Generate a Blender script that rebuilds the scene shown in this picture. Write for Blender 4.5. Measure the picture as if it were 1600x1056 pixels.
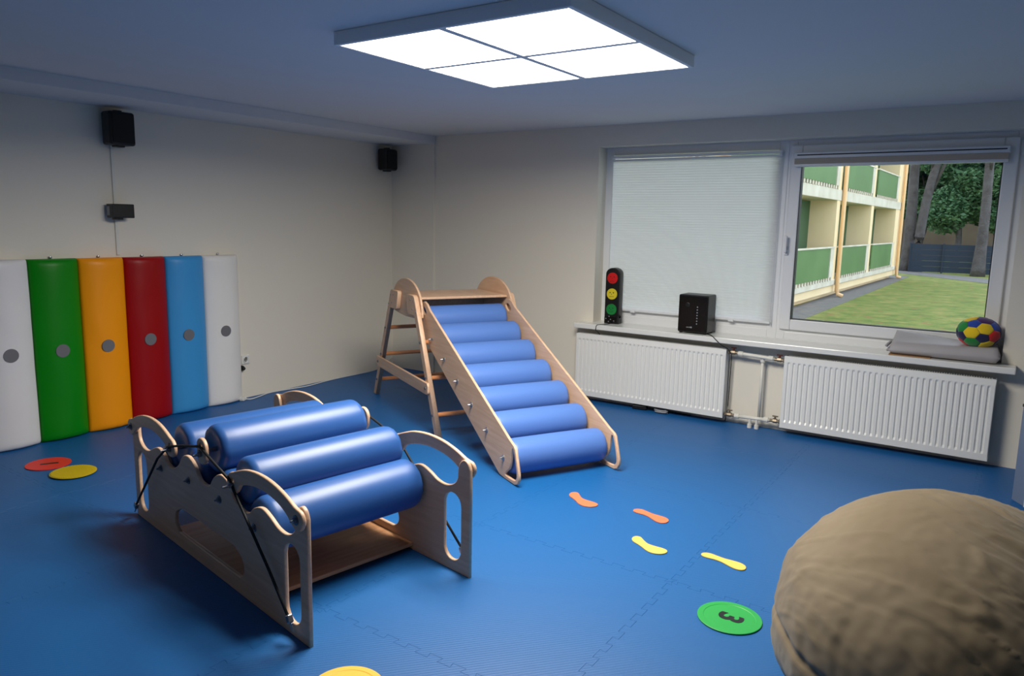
import bpy, bmesh, math, random
from mathutils import Vector, Matrix, noise

for o in list(bpy.data.objects):
    bpy.data.objects.remove(o)
S = bpy.context.scene
COL = S.collection
PI = math.pi
rnd = random.Random(7)

# ------------------------------------------------------------------ camera, world, exposure
cd = bpy.data.cameras.new('camera')
cd.sensor_fit = 'HORIZONTAL'; cd.sensor_width = 36.0; cd.lens = 36.0 * 1161.3944 / 1600.0
cd.clip_start = 0.05; cd.clip_end = 300
cam = bpy.data.objects.new('camera', cd); COL.objects.link(cam)
YAW, PITCH, ROLL = 0.5925, -0.155, 0.0195
fw = Vector((-math.sin(YAW) * math.cos(PITCH), math.cos(YAW) * math.cos(PITCH), math.sin(PITCH)))
r0 = Vector((math.cos(YAW), math.sin(YAW), 0)); u0 = r0.cross(fw)
r1 = r0 * math.cos(ROLL) + u0 * math.sin(ROLL); u1 = u0 * math.cos(ROLL) - r0 * math.sin(ROLL)
CAMP = Vector((5.5374, -5.9233, 1.5851))
cam.matrix_world = Matrix(((r1.x, u1.x, -fw.x, CAMP.x), (r1.y, u1.y, -fw.y, CAMP.y), (r1.z, u1.z, -fw.z, CAMP.z), (0, 0, 0, 1)))
S.camera = cam
S.view_settings.view_transform = 'Standard'
S.view_settings.look = 'None'
S.view_settings.exposure = 0.0
S.view_settings.gamma = 1.0
S.view_settings.use_curve_mapping = False
LAMP = 5.0          # strength of the ceiling panels
AREA_W = 29.0       # watts of each panel's downward beam
SKY = 2.6           # overcast sky
w = bpy.data.worlds.new('overcast_sky'); S.world = w; w.use_nodes = True
nt = w.node_tree; nt.nodes.clear()
bg = nt.nodes.new('ShaderNodeBackground'); wo = nt.nodes.new('ShaderNodeOutputWorld')
bg.inputs[0].default_value = (0.80, 0.90, 1.0, 1); bg.inputs[1].default_value = SKY
nt.links.new(bg.outputs[0], wo.inputs[0])


# ------------------------------------------------------------------ materials
def lin(c):
    return tuple(((x / 255.0) / 12.92 if x / 255.0 <= 0.04045 else ((x / 255.0 + 0.055) / 1.055) ** 2.4) for x in c) + (1.0,)


def mat(name, rgb, rough=0.5, metal=0.0, bump=None, var=None, spec=None, coat=0.0, emit=None, sheen=0.0):
    """bump=(scale, strength, distance)  var=(rgb2, scale): noise mix of two colours"""
    m = bpy.data.materials.new(name); m.use_nodes = True
    n = m.node_tree.nodes; l = m.node_tree.links
    b = n['Principled BSDF']
    b.inputs['Base Color'].default_value = lin(rgb)
    b.inputs['Roughness'].default_value = rough
    b.inputs['Metallic'].default_value = metal
    if spec is not None: b.inputs['Specular IOR Level'].default_value = spec
    if coat: b.inputs['Coat Weight'].default_value = coat; b.inputs['Coat Roughness'].default_value = 0.15
    if sheen: b.inputs['Sheen Weight'].default_value = sheen
    tc = n.new('ShaderNodeTexCoord')
    if var:
        t = n.new('ShaderNodeTexNoise'); t.inputs['Scale'].default_value = var[1]; t.inputs['Detail'].default_value = 6
        l.new(tc.outputs['Object'], t.inputs['Vector'])
        mx = n.new('ShaderNodeMix'); mx.data_type = 'RGBA'
        mx.inputs[6].default_value = lin(rgb); mx.inputs[7].default_value = lin(var[0])
        rp = n.new('ShaderNodeMapRange'); rp.inputs[1].default_value = 0.35; rp.inputs[2].default_value = 0.65
        l.new(t.outputs['Fac'], rp.inputs[0]); l.new(rp.outputs[0], mx.inputs[0]); l.new(mx.outputs[2], b.inputs['Base Color'])
    if bump:
        t = n.new('ShaderNodeTexNoise'); t.inputs['Scale'].default_value = bump[0]; t.inputs['Detail'].default_value = 4
        l.new(tc.outputs['Object'], t.inputs['Vector'])
        bp = n.new('ShaderNodeBump'); bp.inputs['Strength'].default_value = bump[1]; bp.inputs['Distance'].default_value = bump[2]
        l.new(t.outputs['Fac'], bp.inputs['Height']); l.new(bp.outputs[0], b.inputs['Normal'])
    if emit:
        b.inputs['Emission Color'].default_value = emit[0]; b.inputs['Emission Strength'].default_value = emit[1]
    return m


def wood(name, c1, c2, rough=0.45, axis='X'):
    m = bpy.data.materials.new(name); m.use_nodes = True
    n = m.node_tree.nodes; l = m.node_tree.links; b = n['Principled BSDF']
    tc = n.new('ShaderNodeTexCoord'); mp = n.new('ShaderNodeMapping')
    mp.inputs['Scale'].default_value = {'X': (1.5, 22, 22), 'Y': (22, 1.5, 22), 'Z': (22, 22, 1.5)}[axis]
    l.new(tc.outputs['Object'], mp.inputs['Vector'])
    t = n.new('ShaderNodeTexNoise'); t.inputs['Scale'].default_value = 2.0; t.inputs['Detail'].default_value = 8; t.inputs['Distortion'].default_value = 0.6
    l.new(mp.outputs[0], t.inputs['Vector'])
    r = n.new('ShaderNodeValToRGB'); r.color_ramp.elements[0].position = 0.3; r.color_ramp.elements[0].color = lin(c1)
    r.color_ramp.elements[1].position = 0.7; r.color_ramp.elements[1].color = lin(c2)
    l.new(t.outputs['Fac'], r.inputs[0]); l.new(r.outputs[0], b.inputs['Base Color'])
    b.inputs['Roughness'].default_value = rough
    bp = n.new('ShaderNodeBump'); bp.inputs['Strength'].default_value = 0.12; bp.inputs['Distance'].default_value = 0.002
    l.new(t.outputs['Fac'], bp.inputs['Height']); l.new(bp.outputs[0], b.inputs['Normal'])
    return m


def glass_mat(name, tint=(0.96, 0.97, 0.98, 1)):
    m = bpy.data.materials.new(name); m.use_nodes = True
    n = m.node_tree.nodes; l = m.node_tree.links; n.clear()
    o = n.new('ShaderNodeOutputMaterial'); mx = n.new('ShaderNodeMixShader'); tr = n.new('ShaderNodeBsdfTransparent'); gl = n.new('ShaderNodeBsdfGlossy')
    fr = n.new('ShaderNodeFresnel'); fr.inputs['IOR'].default_value = 1.35
    tr.inputs[0].default_value = tint; gl.inputs['Roughness'].default_value = 0.02
    l.new(fr.outputs[0], mx.inputs[0]); l.new(tr.outputs[0], mx.inputs[1]); l.new(gl.outputs[0], mx.inputs[2]); l.new(mx.outputs[0], o.inputs[0])
    return m


def translucent(name, rgb, fac=0.5):
    m = bpy.data.materials.new(name); m.use_nodes = True
    n = m.node_tree.nodes; l = m.node_tree.links; n.clear()
    o = n.new('ShaderNodeOutputMaterial'); mx = n.new('ShaderNodeMixShader'); d = n.new('ShaderNodeBsdfDiffuse'); t = n.new('ShaderNodeBsdfTranslucent')
    d.inputs[0].default_value = lin(rgb); t.inputs[0].default_value = lin(rgb); mx.inputs[0].default_value = fac
    l.new(d.outputs[0], mx.inputs[1]); l.new(t.outputs[0], mx.inputs[2]); l.new(mx.outputs[0], o.inputs[0])
    return m


def floor_mat():
    m = mat('blue_eva_foam', (10, 88, 150), rough=0.5, spec=0.5)
    n = m.node_tree.nodes; l = m.node_tree.links; b = n['Principled BSDF']
    geo = n.new('ShaderNodeNewGeometry')
    mp = n.new('ShaderNodeMapping'); mp.inputs['Rotation'].default_value = (0, 0, 0.72)
    l.new(geo.outputs['Position'], mp.inputs['Vector'])
    wv = n.new('ShaderNodeTexWave'); wv.inputs['Scale'].default_value = 22.0; wv.inputs['Distortion'].default_value = 0.4; wv.inputs['Detail'].default_value = 1.0
    l.new(mp.outputs[0], wv.inputs['Vector'])
    ns = n.new('ShaderNodeTexNoise'); ns.inputs['Scale'].default_value = 260.0; ns.inputs['Detail'].default_value = 2
    l.new(geo.outputs['Position'], ns.inputs['Vector'])
    ad = n.new('ShaderNodeMath'); ad.operation = 'ADD'
    l.new(wv.outputs['Fac'], ad.inputs[0]); l.new(ns.outputs['Fac'], ad.inputs[1])
    bp = n.new('ShaderNodeBump'); bp.inputs['Strength'].default_value = 0.22; bp.inputs['Distance'].default_value = 0.0012
    l.new(ad.outputs[0], bp.inputs['Height']); l.new(bp.outputs[0], b.inputs['Normal'])
    return m


M = dict(
    wall=mat('white_wall_paint', (232, 226, 212), 0.85, bump=(240, 0.35, 0.0015), spec=0.25),
    ceil=mat('white_ceiling_paint', (222, 222, 222), 0.9, spec=0.2),
    floor=floor_mat(),
    slab=mat('dark_underlay', (18, 30, 46), 0.9),
    pvc=mat('white_window_plastic', (228, 230, 232), 0.35),
    sill=mat('white_sill_laminate', (230, 230, 226), 0.16),
    gasket=mat('black_gasket', (22, 24, 26), 0.6),
    glass=glass_mat('window_glass'),
    lampframe=mat('grey_aluminium_frame', (240, 241, 240), 0.5),
    diffuser=mat('lit_diffuser', (255, 255, 255), 0.6, emit=((1.0, 0.96, 0.90, 1), LAMP)),
    blackp=mat('black_plastic', (12, 12, 13), 0.4, bump=(900, 0.15, 0.0005)),
    blackg=mat('black_grille_cloth', (7, 7, 8), 0.75, bump=(1400, 0.5, 0.001)),
    blackgloss=mat('black_gloss_plastic', (9, 9, 10), 0.18),
    greyled=mat('grey_print', (150, 152, 156), 0.5),
    metal=mat('zinc_steel', (190, 192, 196), 0.3, metal=1.0),
    darkmetal=mat('dark_steel', (128, 132, 142), 0.4, metal=0.9),
    brass=mat('nickel_brass', (150, 136, 116), 0.45, metal=0.8),
    brown=mat('brown_valve_knob', (92, 44, 30), 0.5),
    cord=mat('black_elastic_cord', (8, 8, 9), 0.7),
    whitep=mat('white_plastic', (226, 226, 222), 0.4),
    rad=mat('white_radiator_enamel', (236, 236, 232), 0.3),
    raddark=mat('radiator_inside', (70, 72, 74), 0.6),
    pipe=mat('white_painted_pipe', (224, 222, 212), 0.4),
    ply=wood('birch_plywood', (208, 168, 136), (224, 188, 156), 0.42),
    plyz=wood('birch_plywood_upright', (208, 168, 136), (224, 188, 156), 0.42, 'Z'),
    rung=wood('beech_rung', (206, 132, 84), (224, 156, 106), 0.4, 'Y'),
    board=wood('plywood_base', (188, 134, 94), (208, 158, 116), 0.4, 'Y'),
    vinyl=mat('blue_vinyl', (42, 86, 150), 0.4, bump=(300, 0.08, 0.0006), spec=0.5),
    vinyl2=mat('light_blue_vinyl', (84, 122, 192), 0.42, bump=(300, 0.08, 0.0006), spec=0.45),
    bag=mat('taupe_brown_fabric', (136, 121, 97), 0.75, bump=(500, 0.35, 0.0006), var=((126, 110, 84), 3.0), sheen=0.15, spec=0.3),
    cushion=mat('grey_cushion_cloth', (166, 162, 164), 0.5, bump=(300, 0.2, 0.001)),
    card=mat('brown_cardboard', (150, 112, 70), 0.8),
    emblem=mat('grey_emblem', (112, 112, 116), 0.5),
    cab=mat('pale_grey_blue_laminate', (104, 118, 142), 0.35),
    cabedge=mat('light_edge_strip', (190, 190, 186), 0.4),
    cabdark=mat('dark_top_strip', (62, 58, 54), 0.5),
    blind=translucent('white_blind_cloth', (244, 244, 246), 0.62),
    blinddark=mat('taupe_blind_stack', (186, 174, 158), 0.8),
    cream=mat('cream_render', (248, 224, 182), 0.85, var=((242, 216, 172), 0.6)),
    offwhite=mat('offwhite_concrete', (226, 220, 206), 0.85, var=((206, 198, 180), 1.2)),
    green=mat('green_railing_panel', (84, 120, 66), 0.6, var=((96, 132, 76), 0.8)),
    greendoor=mat('dark_green_door', (50, 92, 62), 0.5),
    pipecream=mat('peach_downpipe', (236, 196, 146), 0.5),
    dark=mat('dark_gap', (34, 36, 34), 0.9),
    asphalt=mat('grey_asphalt', (104, 104, 106), 0.9, var=((122, 120, 118), 4.0)),
    fence=mat('dark_slate_fence', (34, 50, 70), 0.7),
    bark=mat('grey_bark', (94, 91, 94), 0.9, bump=(12, 0.8, 0.05), var=((74, 69, 70), 3.0)),
    leafa=mat('dark_green_leaves', (48, 84, 58), 0.6, var=((74, 108, 70), 1.5)),
    leafb=mat('mid_green_leaves', (60, 104, 70), 0.6, var=((92, 128, 84), 1.5)),
    brickwall=mat('brown_render', (112, 98, 84), 0.9, var=((98, 84, 74), 0.8)),
)
PADC = [('white', (232, 230, 230)), ('green', (4, 132, 6)), ('orange', (255, 158, 4)), ('red', (158, 4, 8)), ('light blue', (62, 152, 216)), ('white', (236, 234, 230))]


def lawn_mat():
    m = bpy.data.materials.new('mown_grass'); m.use_nodes = True
    n = m.node_tree.nodes; l = m.node_tree.links; b = n['Principled BSDF']; b.inputs['Roughness'].default_value = 0.9
    tc = n.new('ShaderNodeTexCoord')
    t = n.new('ShaderNodeTexNoise'); t.inputs['Scale'].default_value = 2.4; t.inputs['Detail'].default_value = 10; t.inputs['Roughness'].default_value = 0.65
    l.new(tc.outputs['Object'], t.inputs['Vector'])
    r = n.new('ShaderNodeValToRGB'); e = r.color_ramp.elements
    e[0].position = 0.32; e[0].color = lin((84, 106, 40)); e[1].position = 0.68; e[1].color = lin((150, 142, 80))
    k = e.new(0.5); k.color = lin((112, 128, 54))
    l.new(t.outputs['Fac'], r.inputs[0])
    v = n.new('ShaderNodeTexNoise'); v.inputs['Scale'].default_value = 3.2; v.inputs['Detail'].default_value = 5
    l.new(tc.outputs['Object'], v.inputs['Vector'])
    st = n.new('ShaderNodeMapRange'); st.inputs[1].default_value = 0.58; st.inputs[2].default_value = 0.68
    l.new(v.outputs['Fac'], st.inputs[0])
    mx = n.new('ShaderNodeMix'); mx.data_type = 'RGBA'; mx.inputs[7].default_value = lin((140, 112, 66))
    l.new(st.outputs[0], mx.inputs[0]); l.new(r.outputs[0], mx.inputs[6]); l.new(mx.outputs[2], b.inputs['Base Color'])
    return m


M['lawn'] = lawn_mat()


# ------------------------------------------------------------------ mesh helpers
def obj(name, me, m=None, parent=None, smooth=False):
    """me: mesh datablock or bmesh"""
    if isinstance(me, bmesh.types.BMesh):
        bm = me; me = bpy.data.meshes.new(name)
        bmesh.ops.recalc_face_normals(bm, faces=bm.faces)
        bm.to_mesh(me); bm.free()
    o = bpy.data.objects.new(name, me)
    if m is not None:
        if len(me.materials) == 0: me.materials.append(m)
        else: me.materials[0] = m
    if smooth:
        me.polygons.foreach_set('use_smooth', [True] * len(me.polygons))
    if parent is not None: o.parent = parent
    COL.objects.link(o)
    return o


def split(name, bm, m, parent, smooth=False):
    """every loose island of the bmesh becomes an object of its own"""
    seen, out = set(), []
    for v0 in bm.verts:
        if v0 in seen: continue
        isl, st = [], [v0]; seen.add(v0)
        while st:
            v = st.pop(); isl.append(v)
            for e_ in v.link_edges:
                q = e_.other_vert(v)
                if q not in seen: seen.add(q); st.append(q)
        ix = {v: i for i, v in enumerate(isl)}
        fs = [[ix[v] for v in f.verts] for f in {f for v in isl for f in v.link_faces}]
        me = bpy.data.meshes.new(name); me.from_pydata([tuple(v.co) for v in isl], [], fs); me.update()
        out.append(obj(name, me, m, parent, smooth))
    bm.free()
    return out


def empty(name, loc=(0, 0, 0), rz=0.0):
    o = bpy.data.objects.new(name, None); COL.objects.link(o)
    o.location = loc; o.rotation_euler = (0, 0, rz); o.empty_display_size = 0.1
    return o


def tag(o, label, cat, group=None):
    o['label'] = label; o['category'] = cat
    if group: o['group'] = group
    return o


def struct(o):
    o['kind'] = 'structure'
    return o


def stuff(o):
    o['kind'] = 'stuff'
    return o


def BM():
    return bmesh.new()


def box(bm, c, s, rot=None, bevel=0.0, seg=2):
    """axis box centred at c of size s"""
    r = bmesh.ops.create_cube(bm, size=1.0)
    vs = r['verts']
    mt = Matrix.Translation(Vector(c)) @ (rot.to_4x4() if rot is not None else Matrix()) @ Matrix.Diagonal((s[0], s[1], s[2], 1))
    bmesh.ops.transform(bm, matrix=mt, verts=vs)
    if bevel:
        es = list({e for v in vs for e in v.link_edges})
        bmesh.ops.bevel(bm, geom=es, offset=bevel, segments=seg, affect='EDGES', profile=0.5)
    return bm


def box2(bm, lo, hi, bevel=0.0, seg=2):
    return box(bm, [(a + b) / 2 for a, b in zip(lo, hi)], [abs(b - a) for a, b in zip(lo, hi)], None, bevel, seg)


def cyl(bm, p0, p1, r, n=16, r2=None, caps=True):
    p0 = Vector(p0); p1 = Vector(p1); d = p1 - p0
    q = d.to_track_quat('Z', 'Y').to_matrix().to_4x4()
    bmesh.ops.create_cone(bm, cap_ends=caps, segments=n, radius1=r, radius2=r if r2 is None else r2, depth=d.length,
                          matrix=Matrix.Translation((p0 + p1) / 2) @ q)
    return bm


def lathe(bm, prof, p0, axis, n=24, wob=None):
    """prof: list of (t along axis, radius); closed with caps when radius ~0"""
    axis = Vector(axis).normalized(); q = axis.to_track_quat('Z', 'Y').to_matrix(); p0 = Vector(p0)
    rings = []
    for t, r in prof:
        ring = []
        for k in range(n):
            a = 2 * PI * k / n
            rr = r * (1 + (wob(t, a) if wob else 0))
            ring.append(bm.verts.new(p0 + q @ Vector((rr * math.cos(a), rr * math.sin(a), t))))
        rings.append(ring)
    for i in range(len(rings) - 1):
        for k in range(n):
            bm.faces.new((rings[i][k], rings[i][(k + 1) % n], rings[i + 1][(k + 1) % n], rings[i + 1][k]))
    bm.faces.new(rings[0][::-1]); bm.faces.new(rings[-1])
    return bm


def tube(bm, pts, r, n=8, caps=True):
    pts = [Vector(p) for p in pts]; rings = []
    up = Vector((0, 0, 1))
    for i, p in enumerate(pts):
        d = (pts[min(i + 1, len(pts) - 1)] - pts[max(i - 1, 0)]).normalized()
        a = d.cross(up)
        if a.length < 0.05: a = d.cross(Vector((1, 0, 0)))
        a.normalize(); b = d.cross(a).normalized()
        rr = r[i] if isinstance(r, (list, tuple)) else r
        rings.append([bm.verts.new(p + a * math.cos(2 * PI * k / n) * rr + b * math.sin(2 * PI * k / n) * rr) for k in range(n)])
    for i in range(len(rings) - 1):
        for k in range(n):
            bm.faces.new((rings[i][k], rings[i][(k + 1) % n], rings[i + 1][(k + 1) % n], rings[i + 1][k]))
    if caps:
        bm.faces.new(rings[0][::-1]); bm.faces.new(rings[-1])
    return bm


def smooth_path(pts, n=6, closed=False):
    """Catmull-Rom through points (any dimension)"""
    P = [Vector(p) for p in pts]; N = len(P); out = []
    rng = range(N) if closed else range(N - 1)
    for i in rng:
        if closed: a, b, c, d = P[i - 1], P[i], P[(i + 1) % N], P[(i + 2) % N]
        else: a, b, c, d = P[max(i - 1, 0)], P[i], P[i + 1], P[min(i + 2, N - 1)]
        for k in range(n):
            t = k / n
            out.append(0.5 * ((2 * b) + (c - a) * t + (2 * a - 5 * b + 4 * c - d) * t * t + (3 * b - a - 3 * c + d) * t ** 3))
    if not closed: out.append(P[-1])
    return out


def plate_mesh(name, loops, thick, mtx, bevel=0.003):
    """loops: 2D outlines (first outer, others holes), extruded to a thickness with rounded edges; mtx maps local xyz into place"""
    cu = bpy.data.curves.new(name, 'CURVE'); cu.dimensions = '2D'; cu.fill_mode = 'BOTH'
    cu.extrude = thick / 2 - bevel; cu.bevel_depth = bevel; cu.bevel_resolution = 1; cu.offset = -bevel
    for lp in loops:
        sp = cu.splines.new('POLY'); sp.points.add(len(lp) - 1)
        for p, (x, y) in zip(sp.points, lp): p.co = (x, y, 0, 1)
        sp.use_cyclic_u = True
    co = bpy.data.objects.new(name, cu)
    COL.objects.link(co)
    me = bpy.data.meshes.new_from_object(co)
    bpy.data.objects.remove(co); bpy.data.curves.remove(cu)
    me.transform(mtx); me.name = name
    if mtx.determinant() < 0: me.flip_normals()
    me.materials.clear()
    return me


def text_mesh(body, size, ext, mtx, fat=0.0):
    cu = bpy.data.curves.new('glyph', 'FONT'); cu.body = body; cu.size = size; cu.extrude = ext; cu.offset = fat
    cu.align_x = 'CENTER'; cu.align_y = 'CENTER'
    co = bpy.data.objects.new('glyph', cu); COL.objects.link(co)
    me = bpy.data.meshes.new_from_object(co)
    bpy.data.objects.remove(co); bpy.data.curves.remove(cu)
    me.transform(mtx); me.materials.clear()
    return me


def stadium(cx, cy, hw, hh, n=10):
    """rounded slot outline"""
    out = []
    if hh >= hw:
        for k in range(n + 1): a = PI * k / n; out.append((cx + hw * math.cos(a), cy + (hh - hw) + hw * math.sin(a)))
        for k in range(n + 1): a = PI + PI * k / n; out.append((cx + hw * math.cos(a), cy - (hh - hw) + hw * math.sin(a)))
    else:
        for k in range(n + 1): a = -PI / 2 + PI * k / n; out.append((cx + (hw - hh) + hh * math.cos(a), cy + hh * math.sin(a)))
        for k in range(n + 1): a = PI / 2 + PI * k / n; out.append((cx - (hw - hh) + hh * math.cos(a), cy + hh * math.sin(a)))
    return out


def rrect(cx, cy, hw, hh, r, n=5):
    out = []
    for sx, sy, a0 in ((1, 1, 0), (-1, 1, PI / 2), (-1, -1, PI), (1, -1, 1.5 * PI)):
        for k in range(n + 1):
            a = a0 + PI / 2 * k / n
            out.append((cx + sx * (hw - r) + r * math.cos(a), cy + sy * (hh - r) + r * math.sin(a)))
    return out


# maps a 2D outline (x, z) with thickness along y
XZ = lambda y0=0.0: Matrix(((1, 0, 0, 0), (0, 0, 1, y0), (0, 1, 0, 0), (0, 0, 0, 1)))
XY = lambda z0=0.0: Matrix.Translation((0, 0, z0))

# ------------------------------------------------------------------ room shell
RX, RY, RH = 8.60, -9.6, 2.42      # room x 0..RX, y RY..0
T = 1.075
gx = [0.0] + [4.40 + T * k for k in range(-3, 4)] + [RX]
gx = [g for i, g in enumerate(gx) if i == 0 or g - gx[i - 1] > 0.15 or g == RX]
gy = sorted([0.0, RY] + [-2.91 + T * k for k in range(-7, 3) if RY + 0.2 < -2.91 + T * k < -0.1])

floor = obj('floor', box2(BM(), (-0.3, RY - 0.3, -0.2), (RX + 0.3, 0.3, -0.012)), M['slab']); struct(floor)


def jig(p, q, seed, straight):
    """puzzle edge from p to q (without q)"""
    p = Vector(p); q = Vector(q)
    if straight: return [p]
    d = q - p; L = d.length; d.normalize(); nrm = Vector((-d.y, d.x)); out = [p]
    n = max(2, int(round(L / 0.1075))); P = L / n; h = 0.013
    for k in range(n):
        for t, s in ((0.28, -1), (0.22, 1), (0.78, 1), (0.72, -1)):
            if k == 0 and False: continue
            out.append(p + d * ((k + t) * P) + nrm * (h * s))
    return out


def tile(x0, x1, y0, y1):
    A = jig((x0, y0), (x1, y0), 0, y0 == gy[0])
    B = jig((x1, y0), (x1, y1), 0, x1 == gx[-1])
    Cc = jig((x0, y1), (x1, y1), 0, y1 == gy[-1]) + [Vector((x1, y1))]
    D = jig((x0, y0), (x0, y1), 0, x0 == gx[0]) + [Vector((x0, y1))]
    loop = A + B + Cc[::-1][:-1] + D[::-1][:-1]
    n = len(loop); off = []
    for i in range(n):
        a, b, c = loop[i - 1], loop[i], loop[(i + 1) % n]
        e1 = (b - a).normalized(); e2 = (c - b).normalized()
        nn = Vector((-e1.y - e2.y, e1.x + e2.x))
        nn = nn.normalized() if nn.length > 1e-6 else Vector((-e1.y, e1.x))
        off.append(nn)
    bm = BM(); rings = []
    for inset, z in ((0.0003, -0.012), (0.0003, -0.0010), (0.0012, 0.0)):
        rings.append([bm.verts.new((p.x + o.x * inset, p.y + o.y * inset, z)) for p, o in zip(loop, off)])
    for r_ in range(2):
        for i in range(n):
            bm.faces.new((rings[r_][i], rings[r_][(i + 1) % n], rings[r_ + 1][(i + 1) % n], rings[r_ + 1][i]))
    bm.faces.new(rings[2])
    return bm


for i in range(len(gx) - 1):
    for j in range(len(gy) - 1):
        bm = tile(gx[i], gx[i + 1], gy[j], gy[j + 1])
        obj('mat_tile', bm, M['floor'], floor)

struct(obj('ceiling', box2(BM(), (-0.3, RY - 0.3, RH), (RX + 0.3, 0.3, RH + 0.2)), M['ceil']))
struct(obj('wall_left', box2(BM(), (-0.3, RY - 0.3, -0.2), (0, 0.3, RH)), M['wall']))
struct(obj('wall_right', box2(BM(), (RX, RY - 0.3, -0.2), (RX + 0.3, 0.3, RH)), M['wall']))
struct(obj('wall_front', box2(BM(), (0, RY - 0.3, -0.2), (RX, RY, RH)), M['wall']))
# window wall with its opening
OX0, OX1, OZ0, OZ1 = 2.428, 5.52, 0.665, 2.245
bm = BM()
box2(bm, (0, 0, -0.2), (OX0, 0.30, RH)); box2(bm, (OX1, 0, -0.2), (RX, 0.30, RH))
box2(bm, (OX0, 0, -0.2), (OX1, 0.30, OZ0)); box2(bm, (OX0, 0, OZ1), (OX1, 0.30, RH))
struct(obj('wall_back', bm, M['wall']))
# soffit along the left wall, corner pilaster
bm = BM(); box2(bm, (0, RY, 2.345), (0.575, 0, RH))
struct(obj('trim_1', bm, M['ceil']))
bm = BM(); box2(bm, (0, -0.022, 0.0), (0.572, 0.0, 2.345))
struct(obj('trim_2', bm, M['wall']))
# window sill board
bm = BM(); box2(bm, (2.31, -0.15, 0.662), (5.605, 0.0, 0.706), 0.006); box2(bm, (OX0, -0.002, 0.664), (OX1, 0.16, 0.706))
struct(obj('trim_3', bm, M['sill']))


def frame_boxes(bm, x0, x1, z0, z1, w, y0, y1, bevel=0.004):
    box2(bm, (x0, y0, z0), (x0 + w, y1, z1), bevel); box2(bm, (x1 - w, y0, z0), (x1, y1, z1), bevel)
    box2(bm, (x0 + w, y0, z0), (x1 - w, y1, z0 + w), bevel); box2(bm, (x0 + w, y0, z1 - w), (x1 - w, y1, z1), bevel)
    return bm


WB, WT = 0.706, 2.243
win1 = struct(empty('window_1', (2.43, 0.15, WB)))
win2 = struct(empty('window_2', (3.96, 0.15, WB)))


def child(name, bm, m, par, smooth=False):
    """mesh given in world coordinates, parented to an unrotated or rotated empty"""
    o = obj(name, bm, m, None, smooth)
    par_m = Matrix.Translation(par.location) @ par.rotation_euler.to_matrix().to_4x4()
    o.data.transform(par_m.inverted())
    o.parent = par
    return o


bm = frame_boxes(BM(), 2.424, 3.995, WB - 0.006, WT + 0.008, 0.072, 0.155, 0.225); child('window_frame', bm, M['pvc'], win1)
bm = BM(); box2(bm, (2.50, 0.186, 0.776), (3.925, 0.194, 2.173)); child('window_pane', bm, M['glass'], win1)
bm = BM(); box2(bm, (2.43, 0.158, 0.70), (3.995, 0.22, 0.832), 0.003, 1); child('lower_sash', bm, M['pvc'], win1)
bm = frame_boxes(BM(), 3.995, 5.526, WB - 0.006, WT + 0.008, 0.062, 0.155, 0.225); box2(bm, (3.995, 0.158, 0.745), (5.5, 0.215, 0.80)); child('window_frame', bm, M['pvc'], win2)
bm = frame_boxes(BM(), 4.018, 5.478, 0.785, 2.205, 0.085, 0.125, 0.195, 0.008); child('sash', bm, M['pvc'], win2)
bm = frame_boxes(BM(), 4.100, 5.396, 0.867, 2.123, 0.007, 0.128, 0.19, 0.0); child('gasket', bm, M['gasket'], win2)
bm = BM(); box2(bm, (4.10, 0.156, 0.867), (5.396, 0.164, 2.123)); child('window_pane', bm, M['glass'], win2)
bm = BM(); box2(bm, (4.022, 0.108, 1.37), (4.052, 0.127, 1.44), 0.005); cyl(bm, (4.037, 0.115, 1.405), (4.037, 0.082, 1.405), 0.011, 12)
box2(bm, (4.026, 0.068, 1.39), (4.048, 0.086, 1.52), 0.006); child('window_handle', bm, M['pvc'], win2)

# ------------------------------------------------------------------ ceiling light
LX, LY, LS, LZ = 2.873, -2.224, 1.235, RH - 0.06
lamp = tag(empty('ceiling_light', (LX + LS / 2, LY - LS / 2, RH)), 'large square ceiling light with four lit panels in a grey frame', 'light')
e = 0.022
bm = BM()
for lo, hi in (((LX, LY - LS), (LX + e, LY)), ((LX + LS - e, LY - LS), (LX + LS, LY)), ((LX + e, LY - LS), (LX + LS - e, LY - LS + e)), ((LX + e, LY - e), (LX + LS - e, LY))):
    box2(bm, (lo[0], lo[1], LZ), (hi[0], hi[1], RH - 0.001), 0.002, 1)
child('frame', bm, M['lampframe'], lamp)
bm = BM(); cx, cy = LX + LS / 2, LY - LS / 2
box2(bm, (cx - 0.019, LY - LS + e, LZ), (cx + 0.019, LY - e, LZ + 0.03)); box2(bm, (LX + e, cy - 0.019, LZ), (cx - 0.019, cy + 0.019, LZ + 0.03)); box2(bm, (cx + 0.019, cy - 0.019, LZ), (LX + LS - e, cy + 0.019, LZ + 0.03))
child('divider', bm, M['lampframe'], lamp)
for sx in (0, 1):
    for sy in (0, 1):
        x0 = LX + e if sx == 0 else cx + 0.019; x1 = cx - 0.019 if sx == 0 else LX + LS - e
        y0 = LY - LS + e if sy == 0 else cy + 0.019; y1 = cy - 0.019 if sy == 0 else LY - e
        bm = BM(); box2(bm, (x0, y0, LZ + 0.004), (x1, y1, LZ + 0.012)); child('diffuser', bm, M['diffuser'], lamp)
        ld = bpy.data.lights.new('panel_beam', 'AREA'); ld.shape = 'RECTANGLE'; ld.size = x1 - x0; ld.size_y = y1 - y0
        ld.energy = AREA_W; ld.color = (1.0, 0.94, 0.84); ld.spread = math.radians(172)
        lo_ = bpy.data.objects.new('panel_beam', ld); COL.objects.link(lo_); lo_.location = ((x0 + x1) / 2 - lamp.location.x, (y0 + y1) / 2 - lamp.location.y, LZ + 0.002 - lamp.location.z); lo_.parent = lamp

# ------------------------------------------------------------------ radiators
NG, RW, RHH, RZ, RYF = 35, 1.364, 0.56, 0.053, -0.13


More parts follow.
